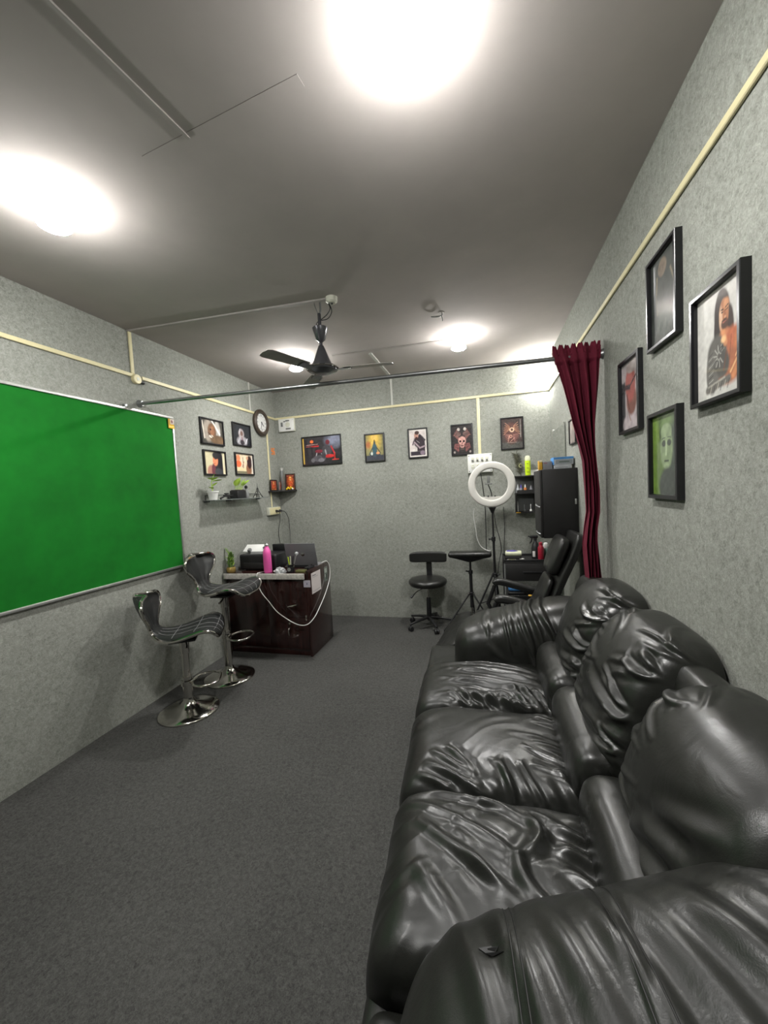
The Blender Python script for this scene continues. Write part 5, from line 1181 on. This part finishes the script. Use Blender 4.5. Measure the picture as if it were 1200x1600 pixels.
# ------------------------------------------------------------------ trolley
t = root('trolley', 'black studio trolley with drawers and open shelves in the right corner', 'trolley', (2.815, 3.96, 0))
MB().box((-0.25, -0.17, 0.715), (0.25, 0.17, 0.730), 0.004).build('top_tray', 'matte_black', t)
for lo, hi in (((-0.25, -0.17, 0.7305), (0.25, -0.160, 0.750)), ((-0.25, 0.160, 0.7305), (0.25, 0.17, 0.750)), ((-0.25, -0.1595, 0.7305), (-0.24, 0.1595, 0.750)), ((0.24, -0.1595, 0.7305), (0.25, 0.1595, 0.750))):
    MB().box(lo, hi, 0.002).build('tray_lip', 'black', t)
dr = MB().box((-0.235, -0.172, 0.55), (0.235, 0.16, 0.7145), 0.003).build('drawer', 'matte_black', t)
MB().box((-0.08, -0.182, 0.625), (0.08, -0.1725, 0.64), 0.002).build('handle', 'black', dr)
for z in (0.38, 0.12):
    s_ = MB().box((-0.24, -0.165, z), (0.24, 0.165, z + 0.012), 0.002).build('shelf', 'matte_black', t)
    MB().box((-0.24, -0.172, z), (0.24, -0.1655, z + 0.03), 0.002).build('shelf_lip', 'black', s_)
for x in (-0.242, 0.242):
    for y in (-0.16, 0.16):
        p_ = MB().tube([(x, y, 0.05), (x, y, 0.714)], 0.009, 10).build('post', 'grey' if x < 0 and y < 0 else 'black', t)
        MB().lathe([(0, -0.010), (0.020, -0.010), (0.024, 0), (0.020, 0.010), (0, 0.010)], mtx=Matrix.Rotation(PI / 2, 4, 'Y'), c=(x, y, 0.024), seg=16).build('caster_wheel', 'black', p_)
        if y < 0:
            for z in (0.386, 0.43): MB().ball((x, y - 0.009, z), 0.006, 8).build('bolt', 'chrome', p_)
t = root('tissue_pack', 'cream tissue pack with violet print on the trolley top left', 'tissues', (2.660, 3.95, 0.7305), math.radians(-4))
MB().box((-0.075, -0.05, 0.0), (0.075, 0.05, 0.035), 0.004).build('lower_box', 'matte_black', t)
MB().box((-0.072, -0.05, 0.0355), (0.078, 0.05, 0.075), 0.012, seg=3).build('pack', 'cream', t)
MB().box((-0.073, -0.053, 0.054), (0.079, -0.0505, 0.058)).build('pack_seam', 'offwhite', t)
MB().poly([(-0.062, -0.03, 0.0755), (0.01, -0.035, 0.0755), (0.045, -0.005, 0.0755), (0.005, 0.03, 0.0755), (-0.055, 0.025, 0.0755)], (0, 0, 0.003)).build('printed_flap', 'violet', t, smooth=False)
t = root('small_tray', 'small white card lying at the trolley front left corner', 'card', (2.64, 3.84, 0.7305))
MB().box((-0.04, -0.022, 0), (0.04, 0.022, 0.010), 0.001).build('card', 'paper', t); MB().box((-0.03, -0.016, 0.0105), (0.03, 0.018, 0.0125), 0.001).build('insert', 'olive', t)
o = MB().tube([(2.715, 3.90, 0.737), (2.755, 3.90, 0.737)], 0.006, 10).build('marker', 'white'); tag(o, 'tiny white marker lying on the trolley top', 'marker')
t = root('spray_bottle', 'black trigger spray bottle on the trolley behind the red bottle', 'bottle', (2.868, 3.97, 0.7305))
MB().lathe([(0, 0), (0.036, 0), (0.038, 0.008), (0.038, 0.10), (0.028, 0.14), (0.015, 0.165), (0.015, 0.175), (0, 0.175)], seg=24).build('body', 'black', t)
MB().box((-0.032, -0.0405, 0.02), (-0.008, -0.0365, 0.075), 0.001).build('label', 'paper', t)
MB().box((-0.05, -0.013, 0.1955), (0.025, 0.013, 0.222), 0.006).lathe([(0.017, 0.1755), (0.017, 0.195), (0, 0.195)], seg=16).build('spray_head', 'black', t)
MB().poly([(-0.032, -0.006, 0.197), (-0.022, -0.006, 0.197), (-0.032, -0.006, 0.160), (-0.050, -0.006, 0.140), (-0.054, -0.006, 0.146), (-0.040, -0.006, 0.168)], (0, 0.012, 0)).build('trigger', 'black', t, smooth=False)
MB().tube([(-0.05, 0, 0.21), (-0.066, 0, 0.214)], [0.008, 0.006], 8).build('nozzle', 'black', t)
t = root('red_bottle', 'glossy red bottle on the trolley in front of the spray bottle', 'bottle', (2.905, 3.885, 0.7305))
MB().lathe([(0, 0), (0.025, 0), (0.027, 0.006), (0.027, 0.115), (0.018, 0.135), (0.016, 0.140), (0, 0.140)], seg=24).build('body', 'red', t)
MB().lathe([(0.0, 0.1405), (0.017, 0.1405), (0.017, 0.160), (0.010, 0.168), (0, 0.168)], seg=20).build('cap', 'red', t)
t = root('lotion_bottle', 'grey-green bottle with white cap right of the red bottle', 'bottle', (2.955, 3.93, 0.7305))
MB().lathe([(0, 0), (0.026, 0), (0.028, 0.006), (0.028, 0.095), (0.022, 0.105), (0, 0.105)], seg=24).build('body', 'tealbottle', t)
MB().lathe([(0.0, 0.1055), (0.023, 0.1055), (0.024, 0.125), (0.019, 0.150), (0.010, 0.155), (0, 0.155)], seg=20).build('cap', 'white', t)
t = root('ink_bottle', 'black and white dropper bottle at the trolley right end', 'bottle', (3.012, 3.93, 0.7305))
MB().lathe([(0, 0), (0.022, 0), (0.024, 0.006), (0.024, 0.105), (0.018, 0.112), (0, 0.112)], seg=24).build('body', 'black', t)
MB().lathe([(0.0243, 0.03), (0.0248, 0.03), (0.0248, 0.085), (0.0243, 0.085)], seg=24).build('label', 'paper', t)
MB().lathe([(0.0, 0.1125), (0.018, 0.1125), (0.018, 0.128), (0.008, 0.140), (0.003, 0.168), (0, 0.169)], seg=18).build('dropper_cap', 'white', t)
t = root('folded_cloth', 'dark blue folded cloth on the middle trolley shelf', 'cloth', (2.66, 3.93, 0.3925))
MB().box((-0.07, -0.10, 0), (0.09, 0.10, 0.045), 0.018, seg=3).build('lower_fold', 'black', t)
MB().box((-0.06, -0.09, 0.0455), (0.085, 0.09, 0.085), 0.016, seg=3).build('upper_fold', 'blue', t)
t = root('screwdriver', 'screwdriver with yellow handle on the trolley shelf front edge', 'screwdriver', (2.77, 3.775, 0.4165), math.radians(4))
MB().tube([(-0.15, 0, 0), (0.0, 0, 0)], 0.0035, 8).build('shaft', 'chrome', t)
MB().tube([(0.0, 0, 0), (0.012, 0, 0), (0.03, 0, 0), (0.08, 0, 0), (0.098, 0, 0)], [0.006, 0.010, 0.008, 0.011, 0.007], 12).build('handle', 'amber', t)

# ------------------------------------------------------------------ small open shelf on the back wall
t = root('open_shelf', 'small black open shelf on the back wall right of the ring light', 'shelf', (2.815, D, 1.158))
for z, nm in ((0.0, 'board'), (0.192, 'board'), (0.363, 'board')): MB().box((-0.098, -0.135, z), (0.098, -0.004, z + 0.012), 0.001).build(nm, 'matte_black', t)
MB().box((-0.098, -0.0035, 0.0), (0.098, 0.0, 0.375)).build('back_panel', 'grey', t, smooth=False)
for x in (-0.098, 0.086): MB().box((x, -0.135, 0.0125), (x + 0.012, -0.0045, 0.1915)).build('side_panel', 'matte_black', t, smooth=False)
MB().box((0.086, -0.135, 0.2045), (0.098, -0.0045, 0.3625)).build('side_panel', 'matte_black', t, smooth=False)
MB().box((-0.085, -0.137, 0.204), (0.085, -0.134, 0.232)).build('front_lip', 'matte_black', t, smooth=False)
def small_bottle(x, z, label, body, cap, r=0.012, h=0.045, conic=False):
    q = root('small_bottle', label, 'bottle', (x, 4.205, z), 0, 'small bottles on the open shelf')
    if conic: MB().lathe([(0, 0), (r, 0), (r, h * 0.35), (r * 0.3, h * 0.6), (r * 0.25, h), (0, h)], seg=16).build('body', body, q)
    else: MB().lathe([(0, 0), (r, 0), (r, h * 0.8), (r * 0.6, h), (0, h)], seg=16).build('body', body, q)
    MB().lathe([(0, h + 0.0005), (r * (0.3 if conic else 0.6), h + 0.0005), (r * 0.4, h + 0.020), (r * 0.15, h + 0.034), (0, h + 0.034)], seg=12).build('cap', cap, q)
small_bottle(2.745, 1.3625, 'tiny grey bottle at the left of the shelf middle board', 'palebox', 'palebox', 0.014, 0.052)
small_bottle(2.775, 1.3625, 'tiny dark violet bottle on the shelf middle board', 'greybox', 'violet', 0.013, 0.048)
small_bottle(2.815, 1.3625, 'tiny orange bottle with white cap on the shelf middle board', 'orange', 'white', 0.014, 0.050)
small_bottle(2.870, 1.3625, 'tiny pale grey bottle at the right of the shelf middle board', 'greybox', 'greybox', 0.018, 0.035)
small_bottle(2.738, 1.1705, 'slim white tube at the left of the shelf bottom board', 'white', 'white', 0.006, 0.07)
small_bottle(2.800, 1.1705, 'small silver cone bottle in the middle of the shelf bottom board', 'steel', 'steel', 0.013, 0.04, True)
small_bottle(2.862, 1.1705, 'small white cone bottle at the right of the shelf bottom board', 'white', 'white', 0.012, 0.04, True)
MB().box((-0.098, -0.138, 0.001), (-0.055, -0.1355, 0.011)).build('edge_label', 'amber', t, smooth=False)
ZT_ = 1.5335
t = root('squeeze_bottle', 'tall neon yellow bottle with clear top on the open shelf', 'bottle', (2.845, 4.195, ZT_))
MB().lathe([(0, 0), (0.025, 0), (0.027, 0.006), (0.027, 0.148), (0, 0.148)], seg=24).build('body', 'neon', t)
MB().lathe([(0, 0.1485), (0.027, 0.1485), (0.027, 0.175), (0.020, 0.193), (0.010, 0.198), (0, 0.199)], seg=24).build('clear_top', 'cream', t)
MB().box((-0.012, -0.0285, 0.03), (0.010, -0.0272, 0.035)).build('level_mark', 'olive', t, smooth=False); MB().box((-0.012, -0.0285, 0.07), (0.006, -0.0272, 0.075)).build('level_mark', 'olive', t, smooth=False); MB().box((-0.012, -0.0285, 0.115), (0.004, -0.0272, 0.12)).build('level_mark', 'olive', t, smooth=False)
t = root('folded_box', 'white folded card on the open shelf behind the yellow bottle', 'card', (2.892, 4.215, ZT_))
MB().box((-0.018, 0.04, 0), (0.06, 0.045, 0.055)).build('upright_flap', 'paper', t, smooth=False); MB().box((-0.018, -0.02, 0), (0.012, 0.039, 0.004)).build('base_flap', 'paper', t, smooth=False)
# peacock feather
t = root('peacock_feather', 'dark peacock feather fanned against the back wall beside the yellow bottle', 'feather', (2.765, 4.262, ZT_))
MB().tube(smooth_path([(0.02, 0, 0), (-0.005, 0.01, 0.08), (-0.02, 0.014, 0.16), (-0.03, 0.016, 0.22)], 6), 0.002, 6).build('quill', 'feather', t)
rg = random.Random(9); mb = MB()
for k in range(150):
    z = 0.02 + 0.2 * k / 150; bx = 0.015 - 0.2 * z; sg = 1 if k % 2 else -1; L = rg.uniform(0.03, 0.065); a = rg.uniform(0.3, 1.3)
    p0 = Vector((bx, 0.012, z)); p1 = p0 + Vector((sg * L * math.cos(a), rg.uniform(-0.012, 0.004), L * math.sin(a)))
    mid = (p0 + p1) / 2 + Vector((0, 0, 0.008)); mb.tube([p0, mid, p1], [0.0016, 0.0014, 0.0005], 4)
o = mb.build('barbs', 'feather', t); o['kind'] = 'stuff'
e_ = MB().lathe([(0, 0), (0.019, 0), (0.019, 0.002), (0, 0.002)], mtx=RYm, c=(0.018, 0.008, 0.105), seg=20, sx=1.0, sy=1.2).build('eye', 'feather_eye', t)
MB().lathe([(0, 0.0025), (0.009, 0.0025), (0.009, 0.004), (0, 0.004)], mtx=RYm, c=(0.018, 0.008, 0.105), seg=16).build('eye_centre', 'black', e_)

# ------------------------------------------------------------------ black wall cabinet
t = root('wall_cabinet', 'tall black cabinet mounted on the right wall above the trolley', 'cabinet', (2.82, 3.13, 1.035))
MB().box((0.018, 0, 0), (W - 2.82 - 0.001, 0.355, 0.517), 0.002).build('body', 'matte_black', t)
dd = MB().box((0.0, 0.002, 0.004), (0.017, 0.353, 0.513), 0.002).build('door', 'matte_black', t)
for z in (0.03, 0.235): MB().tube(smooth_path([(-0.001, 0.03, z), (-0.02, 0.04, z + 0.01), (-0.024, 0.065, z + 0.02), (-0.02, 0.09, z + 0.01), (-0.001, 0.10, z)], 5), 0.006, 8).build('handle', 'steel', dd)
MB().box((0.238, -0.004, 0.25), (0.250, -0.0003, 0.29), 0.001).build('hinge_plate', 'alu', t)
ZB = 1.5525
t = root('printed_carton', 'blue-topped grey glove carton, upper of two on the cabinet', 'box', (3.005, 3.27, ZB + 0.031), math.radians(2))
MB().box((-0.072, -0.06, 0), (0.065, 0.06, 0.058), 0.002).build('carton', 'palebox', t)
MB().box((-0.0725, -0.0608, 0.040), (0.0655, -0.0602, 0.0575)).build('blue_band', 'blue', t, smooth=False)
MB().box((-0.0735, -0.059, 0.001), (-0.0722, 0.059, 0.0575)).build('blue_end', 'blue', t, smooth=False)
A = Art(0.12, 0.03, 48, (150, 156, 160)); A.rect(0.2, 0.35, 0.8, 0.65, (96, 110, 100)); A.build(t, -0.0609, 'matteprint', x0=-0.06, z0=0.006)
t = root('printed_carton', 'flat grey carton, lower of two on the cabinet', 'box', (3.000, 3.27, ZB))
MB().box((-0.062, -0.06, 0), (0.055, 0.06, 0.030), 0.002).build('carton', 'palebox', t); MB().box((-0.055, -0.0608, 0.008), (0.03, -0.0602, 0.012)).build('printed_line', 'greybox', t, smooth=False)
t = root('printed_carton', 'plain grey carton on the cabinet between amber pack and glove cartons', 'box', (2.895, 3.28, ZB))
MB().box((-0.036, -0.05, 0), (0.030, 0.05, 0.062), 0.002).build('carton', 'greybox', t); MB().box((-0.03, -0.0508, 0.048), (-0.005, -0.0502, 0.052)).build('printed_line', 'red', t, smooth=False)
t = root('amber_pack', 'small amber yellow pack at the cabinet top left end', 'pack', (2.843, 3.26, ZB))
MB().box((-0.014, -0.03, 0), (0.012, 0.03, 0.072), 0.004).build('pack', 'amber', t); MB().box((-0.012, -0.0306, 0.060), (0.010, -0.0302, 0.07)).build('seal', 'cream', t, smooth=False)
# mirror on the right wall
t = root('wall_mirror', 'unframed mirror plate with pegs on the right wall above the cabinet', 'mirror', (W, 3.80, 1.46), RR)
MB().box((-0.275, -0.012, 0), (0.275, -0.006, 0.475), 0.001).build('plate', 'mirror', t, smooth=False)
for x in (-0.265, 0.265): MB().lathe([(0, 0), (0.010, 0), (0.010, 0.016), (0, 0.018)], mtx=RYm, c=(x, 0, 0.482), seg=14).build('peg', 'alu', t)

# ------------------------------------------------------------------ reclining leather chair behind the sofa
t = root('recliner_chair', 'black leather high-back reclining chair beyond the sofa, leaning right', 'chair', (2.72, 3.00, 0))
def slab(pts_xz, half, thick, y0, y1, name, m='leather2', n=(4, 5, 3), res=44, seed=0.0, parent=None):
    """a padded slab following a centre line in x,z between y0 and y1"""
    C_ = smooth_path([(x, 0, z) for x, z in pts_xz], 10); L = len(C_)
    V, F = cube_grid(res); nn = np.array(n, float); lo = np.full(len(V), .5); hi = np.full(len(V), 2.5)
    for _ in range(24):
        r = (lo + hi) / 2; big = (np.abs(V / r[:, None]) ** nn).sum(1) > 1; lo = np.where(big, r, lo); hi = np.where(big, hi, r)
    q = V / r[:, None]; X = np.array([(c.x, c.z) for c in C_]); T = np.gradient(X, axis=0); T /= np.linalg.norm(T, axis=1)[:, None]; Nn = np.stack([-T[:, 1], T[:, 0]], 1)
    u = (q[:, 0] + 1) / 2 * (L - 1)
    px = np.interp(u, range(L), X[:, 0]); pz = np.interp(u, range(L), X[:, 1]); nx = np.interp(u, range(L), Nn[:, 0]); nz = np.interp(u, range(L), Nn[:, 1])
    P = np.stack([px + nx * q[:, 2] * thick / 2, (y0 + y1) / 2 + q[:, 1] * (y1 - y0) / 2, pz + nz * q[:, 2] * thick / 2], 1)
    P += 0.004 * fbm(P * 7 + seed, 2)[:, None] * np.stack([nx, nx * 0, nz], 1)
    return np_mesh(name, P, F, m, parent or t)
slab([(0.02, 0.44), (0.10, 0.60), (0.19, 0.80), (0.27, 0.98), (0.305, 1.10)], 0, 0.060, -0.20, 0.17, 'backrest', n=(8, 7, 4))
slab([(-0.02, 0.49), (0.05, 0.62), (0.125, 0.79)], 0, 0.05, -0.18, 0.15, 'back_cushion', n=(6, 6, 3), seed=3)
slab([(0.125, 0.81), (0.17, 0.93), (0.225, 1.07)], 0, 0.085, -0.17, 0.14, 'head_cushion', n=(4, 5, 3), seed=6)
slab([(-0.42, 0.43), (-0.2, 0.425), (0.03, 0.44)], 0, 0.11, -0.20, 0.17, 'seat', n=(6, 6, 3), seed=8)
for y0 in (-0.250, 0.230):
    a_ = slab([(-0.26, 0.655), (-0.22, 0.678), (-0.10, 0.650), (0.02, 0.615), (0.12, 0.62)], 0, 0.055, y0 - 0.035, y0 + 0.035, 'armrest', n=(7, 3, 3), res=30, seed=y0)
    MB().tube([(-0.255, y0, 0.645), (-0.31, y0, 0.50), (-0.25, y0, 0.37)], 0.016, 10).tube([(0.05, y0, 0.60), (0.02, y0, 0.37)], 0.014, 10).tube([(-0.25, y0, 0.37), (0.02, y0, 0.37)], 0.014, 10).build('arm_support', 'black', a_)
MB().tube([(-0.2, -0.250, 0.37), (-0.2, 0.230, 0.37)], 0.012, 10).tube([(0.0, -0.250, 0.37), (0.0, 0.230, 0.37)], 0.012, 10).tube([(-0.18, 0, 0.10), (-0.18, 0, 0.37)], 0.03, 16).build('under_frame', 'black', t)
for k in range(5):
    a_ = math.radians(20 + 72 * k); c_, s_ = math.cos(a_), math.sin(a_); R_ = 0.20
    l_ = MB().tube([(-0.18, 0, 0.10), (-0.18 + R_ * c_, R_ * s_, 0.06)], [0.022, 0.014], 10).build('base_arm', 'black', t)
    MB().lathe([(0, -0.016), (0.020, -0.016), (0.026, 0), (0.020, 0.016), (0, 0.016)], mtx=Matrix.Rotation(a_, 4, 'Z') @ Matrix.Rotation(PI / 2, 4, 'X'), c=(-0.18 + R_ * c_, R_ * s_, 0.026), seg=16).build('caster_wheel', 'black', l_)

# long low padded rest lying beyond the sofa's far arm
t = root('leg_rest', 'low curved black padded leg rest slanting to the floor beyond the sofa', 'leg rest', (0, 0, 0))
o = slab([(1.955, 0.03), (2.0, 0.10), (2.08, 0.22), (2.16, 0.31), (2.27, 0.345)], 0, 0.05, 2.80, 3.50, 'pad', n=(8, 6, 3), res=44, seed=2, parent=t)
MB().tube([(2.23, 2.90, 0.325), (2.23, 2.90, 0.0)], 0.012, 10).build('leg', 'black', t); MB().tube([(2.23, 3.40, 0.325), (2.23, 3.40, 0.0)], 0.012, 10).build('leg', 'black', t)
